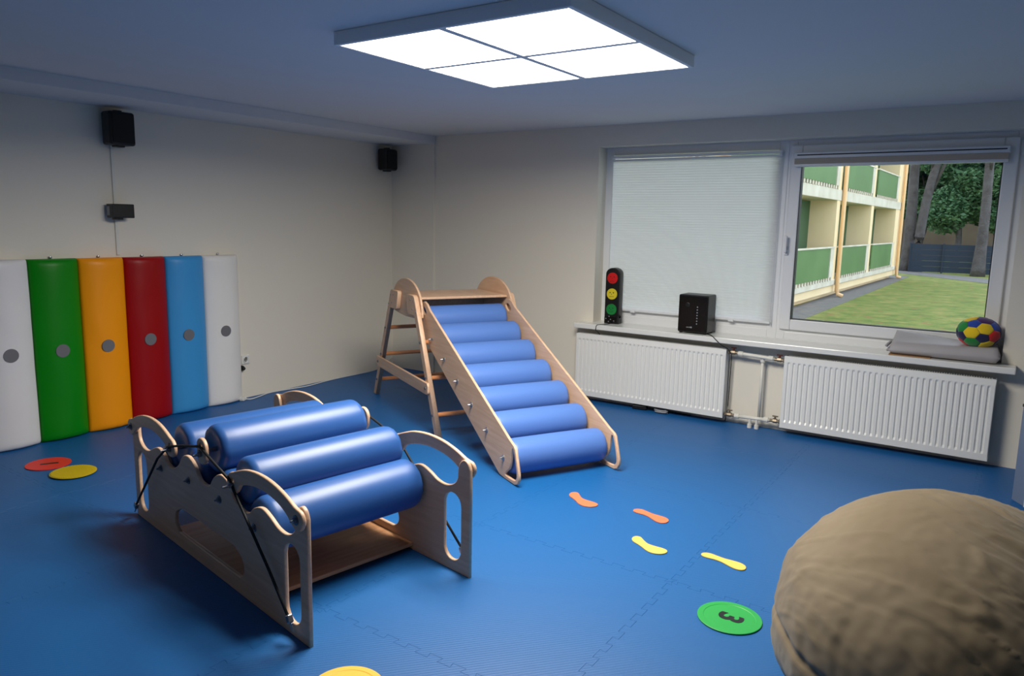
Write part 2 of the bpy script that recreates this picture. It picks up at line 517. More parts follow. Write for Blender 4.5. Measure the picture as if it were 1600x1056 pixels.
def rad_panel(x0):
    bm = BM()
    mx = 0.018; pitch = (RW - 2 * mx) / NG
    xs = [(0.0, 0), (0.004, 0)]
    for k in range(NG):
        a = mx + k * pitch
        for t, dpt in ((0.22, 0), (0.30, 0.35), (0.36, 1), (0.64, 1), (0.70, 0.35), (0.78, 0)): xs.append((a + t * pitch, dpt))
    xs += [(RW - 0.004, 0), (RW, 0)]
    zs = [(0.0, 0), (0.046, 0), (0.056, 0.5), (0.064, 1), (RHH - 0.058, 1), (RHH - 0.05, 0.5), (RHH - 0.042, 0), (RHH, 0)]
    grid = []
    for z, f in zs:
        row = []
        for x, d in xs:
            edge = 0.004 if (x == 0.0 or x == RW or z == 0.0 or z == RHH) else 0.0
            row.append(bm.verts.new((x0 + x, RYF + 0.009 * d * f + edge, RZ + z)))
        grid.append(row)
    for i in range(len(grid) - 1):
        for j in range(len(xs) - 1):
            bm.faces.new((grid[i][j], grid[i][j + 1], grid[i + 1][j + 1], grid[i + 1][j]))
    bk = 0.016
    rim = [grid[0][j] for j in range(len(xs))] + [grid[i][-1] for i in range(1, len(zs))] + [grid[-1][j] for j in range(len(xs) - 2, -1, -1)] + [grid[i][0] for i in range(len(zs) - 2, 0, -1)]
    back = [bm.verts.new((v.co.x, RYF + bk, v.co.z)) for v in rim]
    for i in range(len(rim)):
        j = (i + 1) % len(rim); bm.faces.new((rim[i], rim[j], back[j], back[i]))
    bm.faces.new(back[::-1])
    return bm


def radiator(x0, label):
    t = tag(empty('radiator', (x0 + RW / 2, RYF + 0.05, RZ)), label, 'radiator', 'panel radiators under the window')
    child('front_panel', rad_panel(x0), M['rad'], t)
    bm = BM(); box2(bm, (x0 + 0.01, -0.05, RZ + 0.01), (x0 + RW - 0.01, -0.036, RZ + RHH - 0.01), 0.003, 1); child('back_panel', bm, M['rad'], t)
    for xa in (x0 + 0.002, x0 + RW - 0.005):
        bm = BM(); box2(bm, (xa, RYF + 0.016, RZ + 0.01), (xa + 0.003, -0.05, RZ + RHH)); child('side_cover', bm, M['rad'], t)
    bm = BM(); n = 90
    for k in range(n):
        a = x0 + 0.02 + (RW - 0.04) * (k + 0.5) / n
        box2(bm, (a - 0.0035, RYF + 0.02, RZ + RHH - 0.006), (a + 0.0035, -0.052, RZ + RHH + 0.001))
    box2(bm, (x0 + 0.006, RYF + 0.0165, RZ + RHH - 0.008), (x0 + RW - 0.006, RYF + 0.022, RZ + RHH + 0.001))
    stuff(child('top_grille', bm, M['rad'], t))
    bm = BM(); box2(bm, (x0 + 0.02, RYF + 0.03, RZ + 0.02), (x0 + RW - 0.02, -0.056, RZ + RHH - 0.03)); child('convector', bm, M['raddark'], t)
    for xa in (x0 + 0.2, x0 + RW - 0.2):
        bm = BM(); box2(bm, (xa - 0.02, -0.036, RZ + 0.06), (xa + 0.02, -0.001, RZ + RHH - 0.06)); child('wall_bracket', bm, M['raddark'], t)
    return t


R1, R2 = 2.3316, 4.1439
radiator(R1, 'white ribbed radiator below the closed blind, behind the roller slide')
radiator(R2, 'white ribbed radiator below the clear window with the lawn view')

# pipes between the radiators
pp = tag(empty('radiator_pipework', (3.96, -0.08, 0.0)), 'white heating pipes with brass valves between the two radiators', 'pipes')
PY = -0.085
bm = BM(); tube(bm, [(3.775, PY, 0.588), (3.80, PY, 0.586), (3.95, PY, 0.580), (4.04, PY, 0.576), (4.06, PY, 0.573)], 0.015, 12); child('top_pipe', bm, M['pipe'], pp, True)
bm = BM(); tube(bm, [(3.79, PY, 0.078), (3.95, PY, 0.082), (4.06, PY, 0.086)], 0.015, 12); child('bottom_pipe', bm, M['pipe'], pp, True)
bm = BM(); tube(bm, [(3.968, PY + 0.02, 0.58), (3.968, PY + 0.02, 0.09)], 0.012, 12); child('riser', bm, M['pipe'], pp, True)
for xa in (3.905, 3.96):
    bm = BM(); cyl(bm, (xa, PY, 0.085), (xa, PY, 0.0), 0.012, 12); cyl(bm, (xa, PY, 0.03), (xa, PY, 0.0), 0.018, 12); child('floor_pipe', bm, M['pipe'], pp)
for xa, za in ((3.80, 0.586), (4.035, 0.577), (3.968, 0.555), (3.80, 0.078), (4.03, 0.085)):
    bm = BM()
    if abs(xa - 3.968) < .01: cyl(bm, (xa, PY + 0.02, za - 0.02), (xa, PY + 0.02, za + 0.02), 0.019, 12)
    else: cyl(bm, (xa - 0.018, PY, za), (xa + 0.018, PY, za), 0.020, 12)
    child('fitting', bm, M['pipe'], pp)
for xa, za, sgn in ((R1 + RW, 0.590, 1), (R2, 0.573, -1), (R1 + RW, 0.080, 1), (R2, 0.088, -1)):
    bm = BM(); cyl(bm, (xa, PY, za), (xa + sgn * 0.085, PY, za), 0.013, 12); cyl(bm, (xa + sgn * 0.03, PY, za), (xa + sgn * 0.06, PY, za), 0.019, 8)
    cyl(bm, (xa + sgn * 0.004, PY, za), (xa + sgn * 0.016, PY, za), 0.019, 6)
    v = child('valve', bm, M['brass'], pp)
    bm = BM(); cyl(bm, (xa + sgn * 0.045, PY, za + 0.01), (xa + sgn * 0.045, PY, za + 0.035), 0.008, 10)
    box2(bm, (xa + sgn * 0.045 - 0.022, PY - 0.006, za + 0.032), (xa + sgn * 0.045 + 0.022, PY + 0.006, za + 0.042), 0.002, 1)
    k = child('valve_knob', bm, M['brown'] if za > 0.3 else M['brass'], pp); k.parent = v; k.matrix_parent_inverse = Matrix()

# ------------------------------------------------------------------ blinds
bl = tag(empty('pleated_blind', (3.225, 0.13, 2.16)), 'closed white pleated blind covering the left window pane', 'blind')
bm = BM(); box2(bm, (2.497, 0.105, 2.125), (3.955, 0.153, 2.142), 0.002, 1); child('head_rail', bm, M['pvc'], bl)
bm = BM(); box2(bm, (2.497, 0.105, 2.149), (3.955, 0.153, 2.170), 0.002, 1); child('upper_rail', bm, M['pvc'], bl)
for xa in (2.510, 3.951):
    bm = BM(); box2(bm, (xa - 0.013, 0.106, 2.142), (xa + 0.003, 0.152, 2.149)); child('rail_end', bm, M['pvc'], bl)
bm = BM(); npl = 62; z0, z1 = 0.838, 2.125; prev = None
for k in range(2 * npl + 1):
    z = z0 + (z1 - z0) * k / (2 * npl); y = 0.130 + (0.0016 if k % 2 else -0.0016)
    row = [bm.verts.new((2.507, y, z)), bm.verts.new((3.947, y, z))]
    if prev: bm.faces.new((prev[0], prev[1], row[1], row[0]))
    prev = row
child('pleated_cloth', bm, M['blind'], bl)
bm = BM(); box2(bm, (2.503, 0.112, 0.818), (3.951, 0.150, 0.838), 0.004, 1); child('bottom_rail', bm, M['pvc'], bl)
for xa in (2.76, 3.64):
    bm = BM(); box2(bm, (xa - 0.022, 0.100, 0.81), (xa + 0.022, 0.113, 0.832), 0.003, 1); child('clip', bm, M['pvc'], bl)
for xa in (2.499, 3.9535):
    bm = BM(); cyl(bm, (xa, 0.13, 0.80), (xa, 0.13, 2.125), 0.003, 8); child('guide_wire', bm, M['pvc'], bl)
b2 = tag(empty('raised_blind', (4.74, 0.10, 2.14)), 'raised pleated blind gathered at the top of the clear right window', 'blind')
bm = BM(); box2(bm, (4.052, 0.078, 2.100), (5.428, 0.123, 2.146), 0.004, 1); child('head_rail', bm, M['pvc'], b2)
bm = BM(); box2(bm, (4.075, 0.0765, 2.122), (5.41, 0.0785, 2.130)); child('rail_slot', bm, M['gasket'], b2)
bm = BM(); prev = None; n = 16
for k in range(2 * n + 1):
    z = 2.062 + (2.100 - 2.062) * k / (2 * n); y = 0.080 if k % 2 else 0.084
    y = 0.0785 + (0.0006 if k % 2 else 0.0); row = [bm.verts.new((4.058, y, z)), bm.verts.new((5.422, y, z)), bm.verts.new((5.422, 0.122, z)), bm.verts.new((4.058, 0.122, z))]
    if prev:
        for q in range(4): bm.faces.new((prev[q], prev[(q + 1) % 4], row[(q + 1) % 4], row[q]))
    prev = row
child('gathered_cloth', bm, M['blinddark'], b2)
bm = BM(); box2(bm, (4.056, 0.078, 2.040), (5.424, 0.123, 2.062), 0.004, 1); child('bottom_rail', bm, M['pvc'], b2)

# ------------------------------------------------------------------ wall pads
PW = 0.3258


def pad_mesh(y1, zt, seed):
    """convex padded strip on the left wall, y1 = right edge"""
    bm = BM(); wv = PW - 0.004; yc = y1 - PW / 2; t0, t1 = 0.062, 0.104
    sec = [(0.004, -wv / 2)]
    nn = 18
    sec.append((t0 * 0.55, -wv / 2)); sec.append((t0 * 0.85, -wv / 2 + 0.004))
    for k in range(nn + 1):
        u = -1 + 2 * k / nn
        uu = u * (wv / 2 - 0.014)
        sec.append((t0 + (t1 - t0) * (1 - abs(u) ** 2.2), uu))
    sec.append((t0 * 0.85, wv / 2 - 0.004)); sec.append((t0 * 0.55, wv / 2)); sec.append((0.004, wv / 2))
    zz = [0.0, 0.004, 0.012, 0.024, 0.045] + [0.045 + (zt - 0.09) * k / 26 for k in range(1, 27)] + [zt - 0.024, zt - 0.012, zt - 0.004, zt]
    rings = []
    for z in zz:
        d = min(z, zt - z); f = 1.0 if d > 0.04 else 0.62 + 0.38 * math.sqrt(max(0, 1 - ((0.04 - d) / 0.04) ** 2))
        ring = []
        for x, y in sec:
            nz = noise.noise(Vector((y * 9 + seed * 3.1, z * 5.0, seed))) * 0.004 + (noise.noise(Vector((y * 34 + seed, z * 30, seed * 2.0))) * 0.003 * max(0, 1 - d / 0.14))
            xx = x * f + (nz if x > 0.03 else 0)
            ring.append(bm.verts.new((max(0.004, xx), yc + y, 0.0015 + z)))
        rings.append(ring)
    n = len(sec)
    for i in range(len(rings) - 1):
        for k in range(n):
            bm.faces.new((rings[i][k], rings[i][(k + 1) % n], rings[i + 1][(k + 1) % n], rings[i + 1][k]))
    bm.faces.new(rings[0][::-1]); bm.faces.new(rings[-1])
    return bm


padlab = ['white padded wall column left of the green one, cut off by the photo edge', 'green padded wall column between white and orange ones', 'orange padded wall column between green and red ones',
          'dark red padded wall column between orange and light blue ones', 'light blue padded wall column between red and white ones', 'white padded wall column right of the light blue one, beside the wall socket']
dots = [(-3.769, 0.647), (-3.446, 0.638), (-3.131, 0.634), (-2.809, 0.643), (-2.488, 0.640), (-2.149, 0.634)]
for k in range(6):
    y1 = -2.30 + PW - PW * (5 - k); zt = 1.272 - 0.002 * k
    t = tag(empty('wall_pad', (0, y1 - PW / 2, 0)), padlab[k], 'wall pad', 'row of padded columns along the left wall')
    child('cover', pad_mesh(y1, zt, k + 1), mat(PADC[k][0].replace(' ', '_') + '_pad_vinyl', PADC[k][1], 0.42, bump=(60, 0.12, 0.002), spec=0.3), t, True)
    bm = BM(); cyl(bm, (0.099, dots[k][0], dots[k][1]), (0.1065, dots[k][0], dots[k][1]), 0.046, 28); o = child('round_emblem', bm, M['emblem'], t); o['label'] = 'round grey emblem'
    bm = BM(); lathe(bm, [(0, 0.004), (0.012, 0.004), (0.014, 0.010), (0.020, 0.008), (0.022, 0.002)], (0.0, y1 - PW * 0.5, zt + 0.012), (1, 0, 0), 10); o = child('hook', bm, M['metal'], t)

# ------------------------------------------------------------------ rolling mill (roller squeeze frame)
mill = tag(empty('roller_mill', (1.7754, -3.8944, 0), math.radians(-10.378)), 'low plywood roller mill with blue vinyl rollers between two scalloped side panels', 'play equipment')
ML, MWID = 1.756, 0.818
half = [(0.878, 0.402), (0.93, 0.412), (0.98, 0.462), (1.045, 0.490), (1.11, 0.476), (1.165, 0.42), (1.235, 0.388), (1.30, 0.395), (1.345, 0.428), (1.41, 0.447), (1.475, 0.430), (1.535, 0.404), (1.595, 0.398), (1.645, 0.415), (1.672, 0.445), (1.677, 0.490), (1.690, 0.525), (1.716, 0.542), (1.742, 0.530), (1.756, 0.500)]
sm = [tuple(v) for v in smooth_path(half, 4)]
right = sm + [(1.756, 0.0)]
left = [(ML - x, z) for x, z in right][::-1]
mill_outer = left[:-1] + right
mill_outer = mill_outer[::-1]
holes = [stadium(1.640, 0.212, 0.058, 0.160), stadium(ML - 1.640, 0.212, 0.058, 0.160)]
cut = smooth_path([(0.52, 0.115), (0.555, 0.082), (0.62, 0.078), (1.14, 0.078), (1.20, 0.082), (1.236, 0.115), (1.225, 0.165), (1.17, 0.196), (1.10, 0.206), (0.656, 0.206), (0.586, 0.196), (0.531, 0.165)], 4, True)
holes.append([tuple(v) for v in cut])


def hexbolt(bm, c, d, r=0.011, nut=0.008, washer=True, tip=0.012):
    """bolt end seen on a panel: washer, hex nut, domed tip; d = outward direction"""
    c = Vector(c); d = Vector(d)
    if washer: cyl(bm, c, c + d * 0.003, r * 1.6, 16)
    cyl(bm, c + d * 0.002, c + d * (0.003 + nut), r, 6)
    if tip: cyl(bm, c + d * (0.003 + nut), c + d * (0.003 + nut + tip), r * 0.55, 10, r * 0.35)


AX = [0.375, 0.705, 1.03, 1.345]; AZ = [0.350, 0.375, 0.375, 0.345]
for side, (yc, out) in enumerate(((0.009, -1), (0.809, 1))):
    p = obj('side_panel', plate_mesh('side_panel', [mill_outer] + holes, 0.018, XZ(yc), 0.004), M['ply'], mill)
    for a, z in zip(AX, AZ):
        bm = BM(); hexbolt(bm, (a, yc + out * 0.009, z), (0, out, 0)); obj('bolt', bm, M['darkmetal'], p)
arm_up = [(1.176, 0.538), (1.21, 0.549), (1.245, 0.5625), (1.33, 0.588), (1.435, 0.598), (1.54, 0.590), (1.63, 0.568), (1.70, 0.541), (1.745, 0.530), (1.762, 0.497), (1.745, 0.462), (1.712, 0.452), (1.68, 0.468), (1.63, 0.502), (1.555, 0.527), (1.45, 0.538), (1.35, 0.528), (1.275, 0.506), (1.250, 0.480), (1.222, 0.458), (1.186, 0.456), (1.158, 0.476), (1.153, 0.510)]
arm_loop = [tuple(v) for v in smooth_path(arm_up, 3, True)][::-1]
arm_hole = stadium(1.205, 0.500, 0.012, 0.022, 6)
mir = Matrix(((-1, 0, 0, ML), (0, 1, 0, 0), (0, 0, 1, 0), (0, 0, 0, 1)))
for yc, out in ((-0.011, -1), (0.829, 1)):
    for flip in (False, True):
        mt = XZ(yc)
        if flip: mt = mir @ mt
        a = obj('arm', plate_mesh('arm', [arm_loop, arm_hole], 0.018, mt, 0.005), M['ply'], mill)
        px = 1.716 if not flip else ML - 1.716
        bm = BM(); hexbolt(bm, (px, yc + out * 0.009, 0.496), (0, out, 0), 0.012); obj('pivot_bolt', bm, M['darkmetal'], a)
        bm = BM(); px = 1.205 if not flip else ML - 1.205
        hexbolt(bm, (px, yc + out * 0.009, 0.492), (0, out, 0), 0.012, 0.010, False, 0.03); obj('axle_nut', bm, M['darkmetal'], a)


def roller_bm(r, L, seed, p0=(0, 0, 0), axis=(0, 1, 0), n=40):
    """stuffed vinyl roller with soft puckered ends"""
    def wob(t, a):
        e = min(t, L - t)
        w = 0.004 * noise.noise(Vector((math.cos(a) * 2 + seed, math.sin(a) * 2, t * 3 + seed)))
        if e < 0.06: w += (1 - e / 0.06) * 0.045 * noise.noise(Vector((math.cos(a) * 7, math.sin(a) * 7 + seed, 3.3)))
        return w
    rr = 0.034
    prof = [(0.016, 0.02), (0.012, 0.035), (0.004, r * 0.55), (0.0, r * 0.72)]
    for k in range(7):
        an = PI / 2 * k / 6; prof.append((rr - rr * math.cos(an) if k else 0.0008, r - rr * 0.8 + rr * 0.8 * math.sin(an)))
    m = 14
    for k in range(1, m): prof.append((rr + (L - 2 * rr) * k / m, r * (1 + 0.012 * math.sin(PI * k / m))))
    prof += [(L - t, q) for t, q in prof[:11][::-1]]
    bm = BM(); lathe(bm, prof, p0, axis, n, wob); return bm


# fixed lower rollers
for k, (a, z) in enumerate(zip(AX, AZ)):
    r_ = obj('lower_roller', roller_bm(0.117, 0.762, k + 0.5, (a, 0.028, z)), M['vinyl'], mill, True)
    bm = BM(); cyl(bm, (a, 0.0185, z), (a, 0.045, z), 0.016, 12); cyl(bm, (a, 0.773, z), (a, 0.7995, z), 0.016, 12); split('axle', bm, M['darkmetal'], r_)
# floating upper rollers
for k, (a, z, rad) in enumerate(((0.551, 0.492, 0.112), (0.905, 0.563, 0.110), (1.205, 0.492, 0.104))):
    r_ = obj('upper_roller', roller_bm(rad, 0.752, k + 7.5, (a, 0.033, z)), M['vinyl'], mill, True)
    bm = BM(); cyl(bm, (a, -0.03, z), (a, 0.05, z), 0.0105, 12); cyl(bm, (a, 0.768, z), (a, 0.848, z), 0.0105, 12); split('axle', bm, M['darkmetal'], r_)
    if k == 1:
        for yc in (-0.011, 0.829):
            d = obj('end_disc', plate_mesh('end_disc', [stadium(a, z + 0.002, 0.046, 0.060, 12), stadium(a, z + 0.024, 0.011, 0.016, 6)], 0.018, XZ(yc), 0.005), M['ply'], r_)
        bm = BM(); hexbolt(bm, (a, -0.0205, z - 0.01), (0, -1, 0), 0.013, 0.01, False, 0.022); obj('axle_nut', bm, M['darkmetal'], r_)
bm = BM(); box2(bm, (0.40, 0.0185, 0.022), (1.355, 0.7995, 0.040), 0.003, 1); obj('base_board', bm, M['board'], mill)
bm = BM()
for a in (0.45, 1.29): box2(bm, (a - 0.02, 0.0185, 0.0015), (a + 0.02, 0.7995, 0.0215))
split('base_batten', bm, M['board'], mill)
for y_, s_ in ((-0.0245, -1), (0.8425, 1)):
    pts = [(0.075, y_ + s_ * 0.004, 0.080), (0.40, y_, 0.41), (0.535, y_ - s_ * 0.002, 0.500), (0.575, y_, 0.512), (0.70, y_, 0.545), (0.905, y_ - s_ * 0.001, 0.588), (1.06, y_, 0.545), (1.195, y_, 0.510), (1.225, y_, 0.475), (1.34, y_, 0.375), (1.50, y_, 0.235), (1.655, y_ + s_ * 0.004, 0.095)]
    bm = BM(); tube(bm, pts, 0.0058, 10); c_ = obj('bungee_cord', bm, M['cord'], mill, True)
    for a, z, dx, dz in ((0.072, 0.078, -0.5, -0.85), (1.660, 0.090, 0.5, -0.85)):
        bm = BM(); box(bm, (a, y_ + s_ * 0.002, z), (0.026, 0.020, 0.030), Matrix.Rotation(0.5 if dx < 0 else -0.5, 3, 'Y'), 0.003, 1)
        cyl(bm, (a, y_, z), (a + dx * 0.05, y_ + s_ * 0.002, z + dz * 0.05), 0.004, 8)
        lathe(bm, [(0, 0.003), (0.001, 0.008), (0.008, 0.008), (0.009, 0.003)], (a + dx * 0.02, y_ - 0.004, z + dz * 0.02), (0, 1, 0), 10)
        obj('cord_clasp', bm, M['metal'], c_)

# ------------------------------------------------------------------ climbing trestle and roller slide
LAD = (1.451, -1.437, 0); LROT = -0.5014; LW = 0.837
lad = tag(empty('climbing_trestle', LAD, LROT), 'plywood A-frame climbing trestle with orange-brown rungs and a top platform', 'play equipment')


def strip(p, q, w, n=1):
    p = Vector(p); q = Vector(q); d = (q - p).normalized(); nn = Vector((-d.y, d.x)) * w / 2
    return [tuple(p - nn), tuple(q - nn), tuple(q + nn), tuple(p + nn)]


FD, TD, TZ = 0.772, 0.251, 0.985


def leg_loop(s):
    """front (s=1) or back (s=-1) leg outline in x,z"""
    fx, tx = FD, TD + 0.012
    dx = (tx - fx) / TZ
    lw = 0.036
    xo = lambda z: fx + dx * z + lw; xi = lambda z: fx + dx * z - lw
    lp = [(xo(0), 0.001), (xo(TZ) - 0.004, TZ + 0.004), (xo(TZ) - 0.03, TZ + 0.02), (xi(TZ) - 0.115, TZ + 0.02), (xi(TZ) - 0.13, TZ + 0.004), (xi(TZ) - 0.09, 0.862), (xi(TZ) - 0.075, 0.848), (xi(0.848), 0.848), (xi(0), 0.001)]
    lp = [(s * x, z) for x, z in lp]
    return lp if s < 0 else lp[::-1]


for yc, out in ((0.0, -1), (LW, 1)):
    for s in (-1, 1):
        lg = obj('leg', plate_mesh('leg', [leg_loop(s)], 0.036, XZ(yc), 0.004), M['plyz'], lad)
        bm = BM()
        for z in (0.15, 0.405, 0.66):
            x = s * (FD + (TD + 0.012 - FD) * z / TZ); cyl(bm, (x, yc + out * 0.018, z), (x, yc + out * 0.022, z), 0.011, 12); cyl(bm, (x, yc + out * 0.022, z), (x, yc + out * 0.027, z), 0.006, 6)
        for dx, z in ((0.0, 0.96), (-0.06, 0.965), (-0.05, 0.895), (0.02, 0.88)):
            x = s * (FD + (TD + 0.012 - FD) * z / TZ + dx); cyl(bm, (x, yc + out * 0.018, z), (x, yc + out * 0.021, z), 0.006, 8)
        stuff(obj('screws', bm, M['darkmetal'], lg))
    # half-round cheek
    arc = [(0.365 * math.cos(PI * k / 28), 0.845 + 0.275 * math.sin(PI * k / 28) ** 0.85) for k in range(29)]
    ck = [(0.365, 0.835)] + arc + [(-0.365, 0.835), (-0.17, 0.815), (0.0, 0.808), (0.17, 0.815)]
    obj('cheek', plate_mesh('cheek', [ck], 0.018, XZ(yc - out * 0.0275), 0.004), M['ply'], lad)
    # brace
    e_ = FD + (TD - FD) * 0.336 / TZ
    br = rrect(0, 0.336, e_ + 0.052, 0.046, 0.03)
    b_ = obj('brace', plate_mesh('brace', [br], 0.02, XZ(yc + out * 0.0285), 0.004), M['ply'], lad)
    bm = BM()
    for s in (-1, 1): hexbolt(bm, (s * e_, yc + out * 0.0385, 0.336), (0, out, 0), 0.008, 0.004, True, 0)
    split('brace_bolt', bm, M['darkmetal'], b_)
for s in (-1, 1):
    for z in (0.15, 0.405, 0.66):
        x = s * (FD + (TD + 0.012 - FD) * z / TZ)
        bm = BM(); cyl(bm, (x, 0.014, z), (x, LW - 0.014, z), 0.017, 16); obj('rung', bm, M['rung'], lad, True)
bm = BM(); box2(bm, (-0.28, 0.037, 0.968), (0.275, LW - 0.037, 0.988), 0.006); obj('platform', bm, M['ply'], lad)
bm = BM(); box2(bm, (-0.20, 0.037, 0.842), (-0.182, LW - 0.037, 0.967)); obj('back_apron', bm, M['ply'], lad)

sl = tag(empty('roller_slide', (1.451 + 0.9 * math.cos(LROT), -1.437 + 0.9 * math.sin(LROT), 0), LROT), 'plywood slide of seven light blue vinyl rollers leaning on the A-frame trestle', 'play equipment')
SO = Matrix.Translation((-0.9, 0, 0))
ue = lambda a: 0.750 - 0.469 * (a - 0.801)
le = lambda a: 0.515 - 0.497 * (a - 0.679)
so = [(0.215, 0.775), (0.215, 0.84), (0.255, 0.918), (0.30, 0.952), (0.355, 0.965), (0.405, 0.950), (0.46, ue(0.46)), (0.80, ue(0.8)), (1.2, ue(1.2)), (1.6, ue(1.6)), (1.84, ue(1.84)), (1.895, 0.242), (1.912, 0.225), (1.960, 0.085), (1.962, 0.05), (1.945, 0.018), (1.91, 0.004), (1.80, 0.003), (1.745, 0.005), (1.70, le(1.70)), (1.3, le(1.3)), (0.9, le(0.9)), (0.45, le(0.45)), (0.27, le(0.27) + 0.005)]
h1 = [tuple(v) for v in smooth_path([(1.872, 0.222), (1.893, 0.205), (1.932, 0.085), (1.925, 0.045), (1.895, 0.030), (1.80, 0.028), (1.782, 0.036), (1.80, 0.058), (1.835, 0.085), (1.850, 0.130), (1.858, 0.185)], 3, True)]
h2 = [tuple(v) for v in smooth_path([(0.300, 0.905), (0.330, 0.925), (0.372, 0.912), (0.395, 0.885), (0.378, 0.868), (0.345, 0.868)], 4, True)]
RAX = [(0.274 + 0.2468 * k, 0.806 - 0.1122 * k) for k in range(7)]
for yc, out in ((0.054, -1), (LW - 0.054, 1)):
    p = obj('slide_rail', plate_mesh('slide_rail', [so[::-1], h1, h2], 0.018, SO @ XZ(yc), 0.004), M['ply'], sl)
    for a, z in RAX:
        bm = BM(); hexbolt(bm, (a - 0.9, yc + out * 0.009, z), (0, out, 0), 0.011, 0.010, True, 0.016); obj('bolt', bm, M['metal'], p)
for k, (a, z) in enumerate(RAX):
    r_ = obj('roller', roller_bm(0.112, LW - 0.108 - 0.046, k + 20.5, (a - 0.9, 0.054 + 0.009 + 0.014, z)), M['vinyl2'], sl, True)
    bm = BM(); cyl(bm, (a - 0.9, 0.0635, z), (a - 0.9, 0.10, z), 0.034, 16); cyl(bm, (a - 0.9, LW - 0.10, z), (a - 0.9, LW - 0.0635, z), 0.034, 16); split('end_washer', bm, M['ply'], r_)

# ------------------------------------------------------------------ floor spots and footprints
def spot(c, rz, col, name, label, num=None, ribs=False, R=0.128, z0=0.0006):
    t = tag(empty('floor_spot', (c[0], c[1], z0), rz), label, 'floor marker', 'round floor spots')
    m = mat(name, col, 0.5, bump=(200, 0.1, 0.0005))
    bm = BM(); lathe(bm, [(0.0, R * 0.99), (0.001, R), (0.005, R), (0.006, R * 0.985), (0.006, R * 0.82), (0.0045, R * 0.80)], (0, 0, 0), (0, 0, 1), 56)
    obj('disc', bm, m, t)
    if ribs:
        bm = BM(); n = 20
        for k in range(n):
            x = -R * 0.93 + 2 * R * 0.93 * (k + 0.5) / n; h = math.sqrt(max(0, (R * 0.95) ** 2 - x * x))
            box2(bm, (x - 0.0032, -h, 0.004), (x + 0.0032, h, 0.0085))
        stuff(obj('ribs', bm, m, t))
    if num:
        o = obj('numeral', text_mesh(num, 0.135, 0.0006, Matrix.Translation((0, 0, 0.0053)), 0.004), M['blackp'], t)
    return t


spot((0.556, -3.790), math.radians(59 - 90), (226, 48, 34), 'red_rubber', 'red round floor spot with the number 1, by the padded columns', '1')
spot((0.852, -3.779), math.radians(20), (196, 172, 20), 'yellow_ribbed_rubber', 'yellow ribbed round floor spot beside the red spot', None, True, z0=0.0068)
spot((4.713, -3.067), math.radians(-92), (30, 158, 66), 'green_rubber', 'green round floor spot with the number 3, beside the beanbag', '3')
spot((3.795, -4.305), math.radians(160), (246, 188, 64), 'yellow_rubber', 'yellow round floor spot with a dark numeral, cut off by the bottom edge', '2')


def footprint(heel, toe, col, label, flip, slim):
    h = Vector((heel[0], heel[1])); t_ = Vector((toe[0], toe[1])); d = t_ - h; L = d.length
    # outline for a right sole, x along the foot, y to its side
    out = [(0.0, 0.0), (0.03, 0.10), (0.12, 0.15), (0.28, 0.12), (0.45, 0.10), (0.62, 0.15), (0.78, 0.20), (0.90, 0.19), (0.97, 0.12), (1.0, 0.0), (0.95, -0.12), (0.82, -0.19), (0.66, -0.18), (0.50, -0.14), (0.34, -0.13), (0.18, -0.15), (0.06, -0.11)]
    bend = 0.10
    pts = []
    for x, y in out:
        yy = y * slim + bend * math.sin((x - 0.1) * PI) * (1 if flip else -1) * 0.8
        pts.append((x * L, yy * L))
    lp = [tuple(v) for v in smooth_path(pts, 3, True)][::-1]
    e = empty('floor_footprint', (h.x, h.y, 0.0004), math.atan2(d.y, d.x))
    tag(e, label, 'floor marker', 'foam footprints on the floor')
    me = plate_mesh('sole', [lp], 0.005, Matrix.Translation((0, 0, 0.0025)), 0.001)
    obj('sole', me, mat('orange_foam' if col[1] < 160 else 'yellow_foam', col, 0.6), e)


footprint((3.487, -2.217), (3.705, -2.322), (244, 118, 76), 'orange foam footprint nearest to the foot of the roller slide', False, 0.95)
footprint((3.903, -2.226), (4.118, -2.308), (244, 118, 76), 'orange foam footprint farther from the roller slide, on the window side of its pair', True, 0.9)
footprint((4.055, -2.577), (4.265, -2.656), (246, 196, 92), 'wider yellow foam footprint with the pointed toe, nearer to the roller mill', False, 0.95)
footprint((4.410, -2.548), (4.632, -2.607), (246, 196, 92), 'slim yellow foam footprint nearer to the beanbag', True, 0.8)

# ------------------------------------------------------------------ wall speakers, receiver, conduit, socket, cables
def wall_speaker(y, z, hw, hh, label):
    t = tag(empty('wall_speaker', (0, y, z - hh)), label, 'speaker', 'black speakers on the left wall')
    bm = BM(); box2(bm, (0.035, y - hw, z - hh), (0.155, y + hw, z + hh), 0.018, 3); child('body', bm, M['blackp'], t)
    bm = BM(); box2(bm, (0.150, y - hw + 0.012, z - hh + 0.014), (0.166, y + hw - 0.012, z + hh - 0.014), 0.007, 2); child('grille', bm, M['blackg'], t)
    bm = BM(); box2(bm, (0.0, y - 0.03, z - 0.05), (0.04, y + 0.03, z + 0.05), 0.004, 1); box2(bm, (0.06, y - 0.04, z - hh - 0.012), (0.12, y + 0.03, z - hh + 0.004), 0.004, 1); cyl(bm, (0.09, y, z + hh - 0.004), (0.09, y, z + hh + 0.010), 0.03, 16)
    child('bracket', bm, M['blackp'], t)


